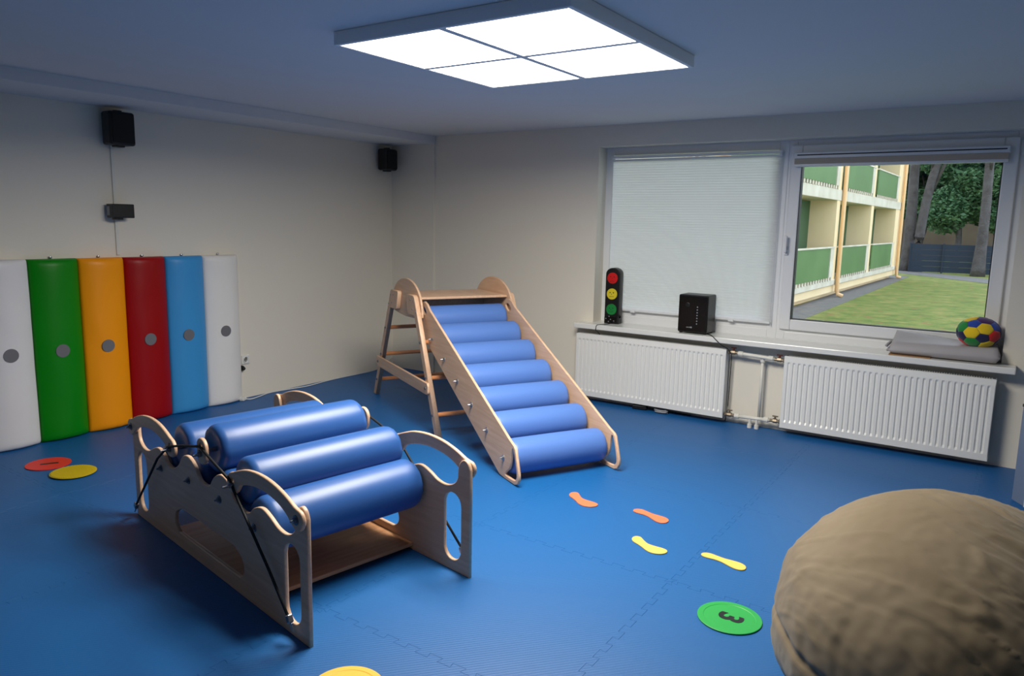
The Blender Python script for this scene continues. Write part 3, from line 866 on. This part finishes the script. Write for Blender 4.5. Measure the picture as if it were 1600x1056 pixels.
wall_speaker(-2.955, 2.19, 0.093, 0.117, 'black wall speaker above the padded columns, with a cable running down')
wall_speaker(-0.185, 2.188, 0.085, 0.107, 'black wall speaker in the corner beside the window wall')
rc = tag(empty('receiver_box', (0, -2.985, 1.555)), 'small black box on the wall between speaker and padded columns', 'receiver')
bm = BM(); box2(bm, (0.03, -3.045, 1.558), (0.12, -2.885, 1.658), 0.006); child('body', bm, M['blackp'], rc)
bm = BM(); box2(bm, (0.04, -3.0465, 1.575), (0.075, -3.0445, 1.64)); child('port_plate', bm, M['greyled'], rc)
bm = BM(); box2(bm, (0, -2.99, 1.58), (0.032, -2.93, 1.64)); box2(bm, (0.05, -3.02, 1.545), (0.10, -2.96, 1.559), 0.003, 1); child('bracket', bm, M['blackp'], rc)
cdt = tag(empty('cable_conduit', (0, -2.965, 1.27)), 'thin white cable conduit running down the wall from the speaker', 'cable')
bm = BM(); box2(bm, (0, -2.977, 1.285), (0.012, -2.953, 1.60), 0.002, 1); box2(bm, (0, -2.977, 1.60), (0.012, -2.953, 2.078), 0.002, 1); child('channel', bm, M['pipe'], cdt)

so_ = tag(empty('wall_socket', (0, -1.905, 0.343)), 'white wall socket right of the padded columns', 'socket')
bm = BM(); box2(bm, (0, -1.940, 0.303), (0.012, -1.860, 0.383), 0.005); child('plate', bm, M['whitep'], so_)
bm = BM(); lathe(bm, [(0, 0.030), (0.004, 0.030), (0.006, 0.027), (0.005, 0.024), (0.0005, 0.021)], (0.0115, -1.900, 0.343), (1, 0, 0), 28); child('socket_well', bm, M['whitep'], so_)
bm = BM()
for dy in (-0.0095, 0.0095): cyl(bm, (0.012, -1.900 + dy, 0.343), (0.0135, -1.900 + dy, 0.343), 0.003, 8)
child('contacts', bm, M['blackp'], so_)
pg = tag(empty('black_plug', (0.0, -1.96, 0.275)), 'small black plug on the wall below the socket', 'plug')
bm = BM(); lathe(bm, [(0, 0.018), (0.004, 0.026), (0.02, 0.024), (0.045, 0.012), (0.05, 0.006)], (0.0005, -1.945, 0.272), (1, 0.1, 0), 16); child('body', bm, M['blackp'], pg)

cbl = tag(empty('white_cable', (0.06, -1.95, 0)), 'white cable with a plug lying along the left wall towards the corner', 'cable')
cp = [(0.085, -1.965, 0.012), (0.100, -1.925, 0.006), (0.075, -1.82, 0.006), (0.03, -1.69, 0.006), (0.03, -1.58, 0.006), (0.055, -1.42, 0.006), (0.075, -1.26, 0.006), (0.04, -1.01, 0.006), (0.03, -0.80, 0.006), (0.035, -0.53, 0.006), (0.02, -0.30, 0.008), (0.012, -0.16, 0.05), (0.010, -0.05, 0.10)]
bm = BM(); tube(bm, [tuple(v) for v in smooth_path(cp, 5)], 0.005, 8); child('lead', bm, M['whitep'], cbl, True)
bm = BM(); box(bm, (0.075, -1.99, 0.016), (0.045, 0.06, 0.03), Matrix.Rotation(0.5, 3, 'Z'), 0.008, 2); child('plug', bm, M['whitep'], cbl)

# ------------------------------------------------------------------ things on the sill
SZ = 0.7062
tl = tag(empty('toy_traffic_light', (2.60, 0.052, SZ), 0.05), 'toy traffic light with smiley faces at the left end of the sill', 'toy')
bd = [(-0.067, 0.0), (0.067, 0.0), (0.067, 0.44)] + [(0.067 * math.cos(PI * k / 12) * (1 if 0 < k < 12 else 1), 0.44 + 0.055 * math.sin(PI * k / 12)) for k in range(1, 12)] + [(-0.067, 0.44)]
obj('housing', plate_mesh('housing', [bd[::-1]], 0.085, XZ(0.0), 0.005), M['blackp'], tl)
for (z, cname, c, mood) in ((0.405, 'red', (214, 20, 22), -1), (0.265, 'yellow', (226, 206, 46), 0), (0.128, 'green', (16, 128, 56), 1)):
    m = mat(cname + '_lamp_face', c, 0.4)
    bm = BM(); lathe(bm, [(0, 0.049), (0.006, 0.049), (0.009, 0.046), (0.010, 0.03)], (0, -0.0425, z), (0, -1, 0), 32); f_ = obj('lamp_face', bm, m, tl)
    f_['label'] = cname + ' round face'
    fm = M['blackp'] if mood == 0 else mat('dark_' + cname + '_print', tuple(int(v * 0.45) for v in c), 0.5)
    bm = BM()
    for sx in (-1, 1): lathe(bm, [(0, 0.0055), (0.0008, 0.005)], (sx * 0.016, -0.0524, z + 0.012), (0, -1, 0), 12)
    box2(bm, (-0.002, -0.0532, z - 0.006), (0.002, -0.0524, z + 0.004))
    mp = [(x * 0.022, -0.0528, z - 0.022 + mood * 0.010 * x * x) for x in [-1, -.6, -.2, .2, .6, 1]]
    tube(bm, mp, 0.0016, 6)
    obj('face_print', bm, fm, f_)
bm = BM(); box2(bm, (-0.062, -0.056, 0.002), (0.062, -0.043, 0.062), 0.004, 1); box2(bm, (0.05, -0.02, 0.05), (0.078, 0.02, 0.062), 0.003, 1); obj('base_panel', bm, M['blackgloss'], tl)
bm = BM()
for x, z in ((-0.015, 0.066), (-0.045, 0.045), (0.0, 0.04), (0.03, 0.028), (-0.02, 0.02)): lathe(bm, [(0, 0.005), (0.002, 0.004)], (x, -0.0562, z), (0, -1, 0), 10)
split('button', bm, M['greyled'], tl)

sp = tag(empty('subwoofer_box', (3.385, -0.005, SZ), 0.0), 'black boxy speaker with front controls standing on the window sill', 'speaker')
bm = BM(); box2(bm, (-0.125, -0.08, 0.008), (0.125, 0.115, 0.318), 0.012, 3); obj('cabinet', bm, M['blackp'], sp)
bm = BM(); box2(bm, (-0.119, -0.088, 0.014), (0.119, -0.079, 0.312), 0.005, 2); fp_ = obj('front_panel', bm, M['blackgloss'], sp)
bm = BM(); lathe(bm, [(0, 0.020), (0.002, 0.020), (0.003, 0.016), (0.001, 0.014)], (-0.045, -0.088, 0.235), (0, -1, 0), 24); obj('bass_port', bm, M['blackp'], fp_)
bm = BM()
for k in range(7): lathe(bm, [(0, 0.0055), (0.0012, 0.005)], (0.040, -0.088, 0.222 - 0.023 * k), (0, -1, 0), 10)
split('indicator', bm, M['greyled'], fp_)
bm = BM(); lathe(bm, [(0, 0.007), (0.001, 0.0065)], (-0.005, -0.088, 0.052), (0, -1, 0), 14)
for k in range(4): box2(bm, (-0.046 + k * 0.009, -0.0889, 0.048), (-0.040 + k * 0.009, -0.088, 0.054 + 0.002 * (k % 2)))
obj('logo_mark', bm, M['greyled'], fp_)
bm = BM()
for x in (-0.1, 0.1):
    for y in (-0.06, 0.09): cyl(bm, (x, y, 0), (x, y, 0.009), 0.014, 12)
split('foot', bm, M['blackp'], sp)

cu = tag(empty('folded_cushion', (5.18, 0.0, SZ)), 'folded grey cushion lying at the right end of the window sill', 'cushion')
bm = BM(); nx, ny = 30, 14
X0, X1, Y0, Y1 = 4.845, 5.512, -0.105, 0.115
grid_t, grid_b = [], []
for j in range(ny + 1):
    rt, rb = [], []
    for i in range(nx + 1):
        u = i / nx; v = j / ny
        e = min(u, 1 - u) * 0.66; ev = min(v, 1 - v) * 0.22
        f = min(1, e / 0.028); g = min(1, ev / 0.036)
        rf = math.sqrt(max(0, 1 - (1 - f) ** 2)) * math.sqrt(max(0, 1 - (1 - g) ** 2))
        x = X0 + (X1 - X0) * u; y = Y0 + (Y1 - Y0) * v
        h = 0.066 + 0.040 * u + v * max(0.0, 0.105 * (1 - 1.15 * u)) + 0.006 * noise.noise(Vector((u * 4, v * 2, 1.0)))
        zm = SZ + 0.006 + h * 0.45
        rt.append(bm.verts.new((x, y, zm + h * 0.55 * rf))); rb.append(bm.verts.new((x, y, zm - h * 0.45 * (0.25 + 0.75 * rf))))
    grid_t.append(rt); grid_b.append(rb)
for j in range(ny):
    for i in range(nx):
        bm.faces.new((grid_t[j][i], grid_t[j][i + 1], grid_t[j + 1][i + 1], grid_t[j + 1][i])); bm.faces.new((grid_b[j][i], grid_b[j + 1][i], grid_b[j + 1][i + 1], grid_b[j][i + 1]))
for i in range(nx):
    bm.faces.new((grid_t[0][i], grid_b[0][i], grid_b[0][i + 1], grid_t[0][i + 1])); bm.faces.new((grid_t[ny][i], grid_t[ny][i + 1], grid_b[ny][i + 1], grid_b[ny][i]))
for j in range(ny):
    bm.faces.new((grid_t[j][0], grid_t[j + 1][0], grid_b[j + 1][0], grid_b[j][0])); bm.faces.new((grid_t[j][nx], grid_b[j][nx], grid_b[j + 1][nx], grid_t[j + 1][nx]))
child('cover', bm, M['cushion'], cu, True)
bm = BM(); n = 24
for k in range(2):
    pts = [(X0 - 0.006 - 0.010 * (k % 2) + 0.006 * noise.noise(Vector((i * 0.8, k, 0))), Y0 + 0.01 + (Y1 - Y0 - 0.02) * i / n, SZ + 0.03 + 0.03 * k + 0.004 * math.sin(i * 1.7)) for i in range(n + 1)]
    tube(bm, pts, 0.009, 6)
child('folded_hem', bm, M['cushion'], cu, True)
bm = BM(); box2(bm, (4.85, -0.112, SZ), (5.11, 0.06, SZ + 0.005)); tag(obj('cardboard_sheet', bm, M['card']), 'brown cardboard strip under the folded grey cushion', 'cardboard')

# plush ball: 32 stitched patches on a squashed sphere
PC = dict(y=(232, 196, 20), r=(206, 24, 22), g=(22, 132, 52), n=(24, 28, 74), p=(66, 26, 96), b=(30, 66, 160))
PM = {k: mat('plush_' + {'y': 'yellow', 'r': 'red', 'g': 'green', 'n': 'navy', 'p': 'purple', 'b': 'blue'}[k], v, 0.9, bump=(300, 0.3, 0.001), sheen=0.3) for k, v in PC.items()}
phi = (1 + 5 ** 0.5) / 2
ico = [Vector(v).normalized() for v in [(-1, phi, 0), (1, phi, 0), (-1, -phi, 0), (1, -phi, 0), (0, -1, phi), (0, 1, phi), (0, -1, -phi), (0, 1, -phi), (phi, 0, -1), (phi, 0, 1), (-phi, 0, -1), (-phi, 0, 1)]]
el = min((ico[0] - v).length for v in ico[1:])
nb = {i: [j for j in range(12) if j != i and (ico[i] - ico[j]).length < el * 1.1] for i in range(12)}
polys = []
for i in range(12):
    ps = [ico[i] * 2 / 3 + ico[j] / 3 for j in nb[i]]; polys.append((ico[i], ps))
for i in range(12):
    for j in nb[i]:
        for k in nb[i]:
            if i < j < k and k in nb[j]:
                ps = []
                for a, b in ((i, j), (j, i), (j, k), (k, j), (k, i), (i, k)): ps.append(ico[a] * 2 / 3 + ico[b] / 3)
                polys.append(((ico[i] + ico[j] + ico[k]).normalized(), ps))
ball = tag(empty('plush_ball', (5.372, -0.01, 0.905)), 'squashed plush ball of coloured patches resting on the grey cushion', 'ball')
BR = (0.132, 0.112, 0.106)
from mathutils import Quaternion
brot = Quaternion((-0.55456757, -0.19705439, -0.73201304, -0.34319278)).to_matrix()
# the side that shows the two yellow patches
face_n = Vector((0.0281, -0.9933, 0.1151)).normalized(); face_x = (Vector((0.8277, 0.5608, 0.0193)) - face_n * Vector((0.8277, 0.5608, 0.0193)).dot(face_n)).normalized(); face_y = face_n.cross(face_x)
want = [((0.18, -0.38), 'n'), ((-0.18, -0.98), 'n'), ((0.8, -0.6), 'n'), ((-0.8, -0.24), 'n'), ((-0.2, 0.59), 'b'), ((0.79, 0.37), 'b'), ((-0.34, 0.91), 'y'), ((0.32, 0.81), 'p'), ((0.33, -0.82), 'y'),
        ((-0.34, -0.67), 'g'), ((0.74, -0.26), 'r'), ((-0.35, -0.01), 'y'), ((0.32, 0.24), 'y'), ((-0.74, -0.67), 'r'), ((1.0, 0.01), 'n'), ((-1.0, -0.01), 'n'), ((-0.75, 0.40), 'g')]
for cdir, ps in polys:
    c3 = brot @ cdir
    pc = (c3.dot(face_x), c3.dot(face_y)); dep = c3.dot(face_n)
    if dep > -0.15: key = min(want, key=lambda t_: (t_[0][0] - pc[0]) ** 2 + (t_[0][1] - pc[1]) ** 2)[1]
    else: key = rnd.choice('yrgnpb')
    cen = sum(ps, Vector()) / len(ps)
    ax1 = (ps[0] - cen).normalized(); ax2 = cdir.cross(ax1)
    ps = sorted(ps, key=lambda v: math.atan2((v - cen).dot(ax2), (v - cen).dot(ax1)))
    bm = BM(); rings = []
    n = len(ps)
    for f, rad in ((0.995, 0.985), (0.93, 1.0), (0.6, 1.012)):
        ring = []
        for q in range(n):
            for s_ in range(3):
                pt = ps[q].lerp(ps[(q + 1) % n], s_ / 3.0)
                d = (cen.lerp(pt, f)).normalized() * rad; d = brot @ d
                ring.append(bm.verts.new((d.x * BR[0], d.y * BR[1], d.z * BR[2])))
        rings.append(ring)
    d = brot @ (cdir * 1.015); top = bm.verts.new((d.x * BR[0], d.y * BR[1], d.z * BR[2]))
    d = brot @ (cdir * 0.93); bot = bm.verts.new((d.x * BR[0], d.y * BR[1], d.z * BR[2]))
    N3 = 3 * n
    for a in range(2):
        for q in range(N3): bm.faces.new((rings[a][q], rings[a][(q + 1) % N3], rings[a + 1][(q + 1) % N3], rings[a + 1][q]))
    for q in range(N3):
        bm.faces.new((rings[2][q], rings[2][(q + 1) % N3], top)); bm.faces.new((rings[0][(q + 1) % N3], rings[0][q], bot))
    obj('patch', bm, PM[key], ball, True)

# thin black leads
bm = BM(); tube(bm, [tuple(v) for v in smooth_path([(2.61, 0.03, SZ + 0.006), (2.60, -0.06, SZ + 0.004), (2.57, -0.12, SZ + 0.004), (2.545, -0.155, SZ - 0.004), (2.54, -0.158, 0.66), (2.545, -0.120, 0.64), (2.55, -0.03, 0.56)], 5)], 0.003, 6)
tag(obj('thin_lead', bm, M['cord'], None, True), 'thin black lead from the toy traffic light over the sill edge', 'cable')
bm = BM(); tube(bm, [tuple(v) for v in smooth_path([(3.46, 0.0, SZ + 0.006), (3.52, -0.06, SZ + 0.005), (3.575, -0.135, SZ + 0.005), (3.605, -0.158, SZ - 0.01), (3.66, -0.165, 0.655), (3.71, -0.15, 0.625), (3.725, -0.135, 0.600), (3.718, -0.06, 0.55), (3.715, -0.05, 0.35), (3.71, -0.05, 0.10), (3.69, -0.03, 0.01)], 5)], 0.0035, 6)
tag(obj('speaker_lead', bm, M['cord'], None, True), 'black lead running from the sill speaker down beside the radiator', 'cable')

pa = tag(empty('power_adapter', (2.99, -0.10, 0.0)), 'black power adapter lying on the floor under the left radiator', 'adapter')
bm = BM(); box(bm, (2.96, -0.085, 0.02), (0.13, 0.05, 0.036), Matrix.Rotation(0.15, 3, 'Z'), 0.006); child('body', bm, M['blackp'], pa)
bm = BM(); tube(bm, [tuple(v) for v in smooth_path([(3.02, -0.08, 0.012), (3.10, -0.06, 0.006), (3.20, -0.03, 0.006), (3.40, -0.03, 0.006)], 4)], 0.004, 6); child('lead', bm, M['cord'], pa, True)
cb_ = tag(empty('cable_bundle', (3.16, -0.11, 0.0)), 'small pale coiled cable on the floor under the left radiator', 'cable')
bm = BM(); tube(bm, [(3.16 + 0.055 * math.cos(k * 0.5) + 0.006 * math.sin(k * 1.3), -0.10 + 0.026 * math.sin(k * 0.5), 0.007 + 0.0013 * k / 2) for k in range(44)], 0.005, 6); child('coil', bm, M['greyled'], cb_, True)

# ------------------------------------------------------------------ beanbag
BC = Vector((5.50, -3.20, 0)); BR0, BZC, BZT = 0.580, 0.19, 0.715
bm = BM(); bmesh.ops.create_icosphere(bm, subdivisions=7, radius=1.0)
for v in bm.verts:
    d = v.co.normalized(); az = math.atan2(d.y, d.x)
    t = d.z
    if t >= 0:
        z = BZC + (BZT - BZC) * t; k = t; r = BR0 * (1 - k ** 2.5) ** 0.58
    else:
        k = -t; z = BZC * (1 - min(1, k * 1.25)); r = BR0 * (1 - 0.22 * min(1, k * 1.25) ** 2) if k < 0.8 else BR0 * 0.78 * math.sqrt(max(0, 1 - k * k)) / 0.6
    h = Vector((math.cos(az), math.sin(az), 0))
    n_ = Vector((h.x * (1 - max(0, t)), h.y * (1 - max(0, t)), max(0.0, t) ** 1.5)).normalized() if t > 0 else h
    b_ = Vector((h.x * r, h.y * r, z))
    flank = (1 - max(0.0, t)) ** 0.5
    wv = noise.noise(b_ * 3.0 + Vector((7, 2, 5))) * 0.6
    dd = 0.034 * noise.noise(b_ * 1.7 + Vector((4, 1, 8)))                      # slumped lumps
    dd += 0.011 * flank * noise.noise(Vector((b_.x * 5 + wv * 2 + z * 1.5, b_.y * 5 + wv, z * 1.6)))       # folds running down the sides
    dd += 0.004 * flank * noise.noise(Vector((b_.x * 13 + wv * 4 + z * 4, b_.y * 13, z * 4 + 4)))
    side = min(1.0, max(0.0, (b_.x + 0.12) / 0.35))
    fan = b_.x * 0.75 - b_.y * 0.35 + z * 0.5
    acr = b_.y * 0.9 + b_.x * 0.45 + z * 0.6 + wv * 0.10
    dd += 0.020 * side * max(0.0, t) ** 0.5 * noise.noise(Vector((fan * 1.6, acr * 8, 1.0)))     # folds fanning out on the window side
    dd += 0.010 * (0.3 + 0.7 * side) * noise.noise(Vector((fan * 2.2, acr * 19, 5.0)))
    for fr, off, am in ((6, 2.0, 0.010), (11, 8.0, 0.006)):
        crs = 1 - abs(noise.noise(Vector((fan * 2.2 + off, acr * fr, off)))) * 16
        dd += am * max(0.0, crs) * (0.25 + 0.75 * side)
    rim = math.exp(-((z - 0.30) / 0.16) ** 2) * (1 - side)
    dd += 0.003 * rim * noise.noise(Vector((math.cos(az) * 14, math.sin(az) * 14, z * 7)))
    dd += 0.002 * noise.noise(b_ * 30)
    # sewn seam of the lower panel
    zs_ = 0.235 + 0.03 * math.sin(az * 2 + 0.6) + 0.015 * noise.noise(Vector((h.x * 3, h.y * 3, 2)))
    dd -= 0.013 * math.exp(-((z - zs_) / 0.014) ** 2)
    p = b_ + n_ * dd
    v.co = Vector((p.x, p.y, max(0.002 + 0.001 * (noise.noise(d * 6) + 1), p.z)))
bag = obj('beanbag', bm, M['bag'], None, True); bag.location = BC
tag(bag, 'big slouchy taupe-brown fabric beanbag in the right corner of the floor', 'beanbag')

# ------------------------------------------------------------------ box at the right edge
cb = tag(empty('low_cabinet', (5.655, -0.706, 0), math.radians(30)), 'low pale grey-blue cabinet at the right edge, behind the beanbag', 'cabinet')
bm = BM(); box2(bm, (0.0, -0.122, 0.0), (0.75, 0.0, 0.57), 0.003, 1); obj('body', bm, M['cab'], cb)
bm = BM(); box2(bm, (-0.003, -0.126, 0.570), (0.753, 0.003, 0.588), 0.002, 1); obj('top_strip', bm, M['cabdark'], cb)
bm = BM(); box2(bm, (-0.003, -0.130, 0.0), (0.010, -0.1225, 0.57)); obj('edge_strip', bm, M['cabedge'], cb)

# ------------------------------------------------------------------ outside
GZ = -0.6
gp = obj('lawn', box2(BM(), (-60, 0.35, GZ - 0.3), (60, 90, GZ)), M['lawn']); struct(gp)
px_ = empty('asphalt_path', (1.0, 20, GZ)); struct(px_)
bm = BM(); box2(bm, (0.55, 2.0, GZ), (1.42, 33.5, GZ + 0.012)); child('pavement_strip', bm, M['asphalt'], px_)
bm = BM(); box(bm, (3.5, 34.2, GZ + 0.006), (26, 2.0, 0.013), Matrix.Rotation(-0.9, 3, 'Z')); child('cross_path', bm, M['asphalt'], px_)

bw = tag(empty('apartment_building', (0.712, 14.738, 0), math.atan2(0.99976, 0.02193)), 'cream apartment wing with green balcony railings outside the window', 'building')
S0, S1 = -12.0, 16.95
DEP = 0.86
flo = [-0.02, 2.76, 5.54]
bm = BM(); box2(bm, (S0, 0.06, -0.42), (S1, 0.3, -0.20)); box2(bm, (S0, 0.30, GZ), (S1, 0.5, -0.2)); obj('plinth', bm, M['cream'], bw)
bm = BM(); box2(bm, (S0, DEP, -0.6), (S1, DEP + 8, 8.4)); obj('back_wall', bm, M['green'] if False else M['cream'], bw)
for z in flo + [8.32]:
    bm = BM(); box2(bm, (S0, 0.0, z - 0.33 if z > 0 else z - 0.17), (S1, DEP, z), 0.01, 1); obj('floor_slab', bm, M['offwhite'], bw)
piers = [(-11.9, -11.4), (-6.45, -5.95), (-1.05, -0.55), (4.15, 4.6), (9.75, 10.25), (15.3, 16.95)]
for a, b in piers:
    for z0, z1 in ((flo[0], flo[1] - 0.33), (flo[1], flo[2] - 0.33), (flo[2], 7.99)):
        bm = BM(); box2(bm, (a, 0.02, z0), (b, DEP, z1)); obj('pier', bm, M['cream'], bw)
for i in range(5):
    a, b = piers[i][1], piers[i + 1][0]
    a2 = a + 0.12
    for fi, z in enumerate(flo):
        if fi == 2 and i < 2: pass
        bm = BM(); box2(bm, (b - 2.3, DEP - 0.05, z + 0.0), (b - 0.02, DEP - 0.001, z + 2.43)); obj('balcony_door', bm, M['greendoor'], bw)
        bm = BM(); box2(bm, (a2, -0.03, z + 0.10), (b - 0.62, 0.01, z + 1.0)); r_ = obj('railing', bm, M['green'], bw)
        bm = BM(); box2(bm, (a + 0.05, -0.05, z + 1.0), (b - 0.05, 0.03, z + 1.045)); box2(bm, (b - 0.5, -0.03, z + 0.10), (b - 0.1, 0.008, z + 1.0))
        obj('top_rail', bm, M['offwhite'], r_)
        bm = BM(); n = 15
        for k in range(n):
            xa = a2 + (b - a2) * (k + 0.5) / n; box2(bm, (xa - 0.07, -0.02, z), (xa + 0.07, 0.0, z + 0.10))
        stuff(obj('railing_feet', bm, M['offwhite'], r_))
for xa in (-6.0, 4.66, 16.4):
    bm = BM(); tube(bm, [(xa, -0.075, 8.3), (xa, -0.075, -0.40), (xa, -0.10, -0.48), (xa, -0.26, -0.54)], 0.066, 12); obj('downpipe', bm, M['pipecream'], bw, True)
bm = BM(); box2(bm, (S0, -0.3, 8.33), (S1 + 0.2, DEP + 8.2, 8.6)); obj('roof', bm, M['offwhite'], bw)

fe = tag(empty('slatted_fence', (2.7, 38, GZ)), 'dark slate-blue fence beyond the lawn', 'fence')
for k in range(11):
    for b in range(5):
        x0 = 0.9 + k * 1.5; z0 = GZ + 0.05 + b * 0.285
        bm = BM(); box2(bm, (x0, 38.0 - 0.12 * k, z0), (x0 + 1.46, 38.05 - 0.12 * k, z0 + 0.272)); obj('fence_board', bm, M['fence'], fe).location = (-2.7, -38, -GZ)
    bm = BM(); box2(bm, (x0 - 0.05, 37.97 - 0.12 * k, GZ), (x0 + 0.02, 38.08 - 0.12 * k, GZ + 1.52)); obj('fence_post', bm, M['fence'], fe).location = (-2.7, -38, -GZ)

fb = tag(empty('far_building', (0, 58, GZ)), 'low brown building seen behind the fence and trees', 'building')
bm = BM(); box2(bm, (-14, 0, 0), (22, 8, 5.2)); obj('wall', bm, M['brickwall'], fb)
bm = BM(); box2(bm, (-14.4, -0.5, 5.2), (22.4, 8.4, 5.5)); obj('roof', bm, M['dark'], fb)


def leaf_crown(blobs, count, size, seed):
    """thousands of separate leaf faces scattered through clumps; (centre, radius) list"""
    R_ = random.Random(seed); vs, fs = [], []
    tot = sum(r ** 2 for c, r in blobs)
    for c, r in blobs:
        for _ in range(int(count * r * r / tot)):
            while True:
                p = Vector((R_.uniform(-1, 1), R_.uniform(-1, 1), R_.uniform(-1, 1)))
                if 0.35 < p.length < 1: break
            p = Vector(c) + Vector((p.x * r, p.y * r, p.z * r * 0.75))
            a = Vector((R_.gauss(0, 1), R_.gauss(0, 1), R_.gauss(0, 0.5))).normalized(); b = a.cross(Vector((R_.gauss(0, 1), R_.gauss(0, 1), R_.gauss(0, 1)))).normalized()
            s = size * R_.uniform(0.6, 1.4); i = len(vs)
            vs += [p - a * s, p + b * s * 0.45, p + a * s, p - b * s * 0.45]; fs.append((i, i + 1, i + 2, i + 3))
    me = bpy.data.meshes.new('foliage'); me.from_pydata([tuple(v) for v in vs], [], fs); me.update()
    return me


def tree(base, pts, r0_, r1_, blobs, count, label, leaf, seed, size=0.14):
    t = tag(empty('garden_tree', (base[0], base[1], GZ)), label, 'tree', 'trees beyond the lawn')
    P = smooth_path([(0, 0, 0)] + pts, 5); n = len(P)
    bm = BM(); tube(bm, P, [r0_ + (r1_ - r0_) * i / (n - 1) + (0.35 * r0_ * max(0, 1 - i / 3) if i < 3 else 0) for i in range(n)], 14); obj('trunk', bm, M['bark'], t, True)
    if blobs:
        bm = BM(); R_ = random.Random(seed)
        for c, r in blobs[:6]:
            q = P[min(n - 1, int(n * R_.uniform(0.45, 0.9)))]
            tube(bm, [q, (Vector(q) + Vector(c)) / 2 + Vector((0, 0, 0.3)), c], [r1_ * 0.6, r1_ * 0.4, r1_ * 0.15], 7)
        obj('branches', bm, M['bark'], t, True)
        stuff(obj('foliage', leaf_crown(blobs, count, size, seed), leaf, t))
    return t


def blobs(n, cx, cy, cz, sx, sy, sz, r, seed):
    R_ = random.Random(seed)
    return [((cx + R_.uniform(-sx, sx), cy + R_.uniform(-sy, sy), cz + R_.uniform(-sz, sz)), r * R_.uniform(0.7, 1.2)) for _ in range(n)]


tree((0.72, 38.8), [(-0.05, 0, 3), (-0.12, 0, 7), (0, 0, 13)], 0.30, 0.18, blobs(7, 0, 0, 11.5, 2, 2, 1.5, 1.6, 1), 3500, 'tall straight grey tree trunk right beside the end of the cream building', M['leafa'], 11)
tree((1.12, 38.6), [(0.05, 0, 1.8), (0.25, 0, 4), (0.75, 0, 7.2), (1.2, 0, 13)], 0.26, 0.17, blobs(7, 1.2, 0, 11.5, 2, 2, 1.5, 1.6, 2), 3500, 'tall leaning grey tree trunk next to the straight one', M['leafa'], 12)
tree((4.02, 36.6), [(0.03, 0, 3), (-0.02, 0, 6), (0.1, 0, 12)], 0.25, 0.16, blobs(7, 0, 0, 11.0, 2, 2, 1.5, 1.6, 3), 3500, 'tall grey tree trunk standing before the slate fence', M['leafa'], 13)
tree((2.55, 44.0), [(0.1, 0, 1.5), (0.0, 0, 3.2), (0.1, 0, 5.5)], 0.20, 0.10, blobs(22, 0.6, 0, 4.5, 2.0, 1.2, 1.9, 1.05, 4), 20000, 'leafy green tree in the middle, behind the slate fence', M['leafb'], 14)
tree((5.2, 45.0), [(0.1, 0, 1.5), (0.0, 0, 3.2), (0.1, 0, 5.5)], 0.20, 0.10, blobs(24, 0.2, 0, 4.5, 2.4, 1.2, 2.1, 1.1, 5), 20000, 'leafy green tree at the right of the window view', M['leafb'], 15)
tree((0.3, 46.0), [(0.2, 0, 1.5), (0.5, 0, 3.2), (0.3, 0, 6)], 0.22, 0.10, blobs(20, 0.6, 0, 5.2, 1.7, 1.2, 2.4, 1.05, 6), 20000, 'dark leafy tree close behind the two tall trunks', M['leafa'], 16)
tree((3.6, 50.0), [(0.1, 0, 2.5), (0.3, 0, 5), (0.2, 0, 8)], 0.28, 0.14, blobs(26, 0, 0, 7.5, 4.6, 1.5, 2.4, 1.6, 7), 24000, 'big dark tree filling the far background above the brown building', M['leafa'], 17)
tree((-2.5, 52.0), [(0.1, 0, 2.5), (0.3, 0, 5), (0.2, 0, 8)], 0.28, 0.14, blobs(18, 0.5, 0, 7.0, 3.2, 1.5, 2.6, 1.5, 8), 14000, 'dark tree mostly hidden behind the end of the cream building', M['leafa'], 18)
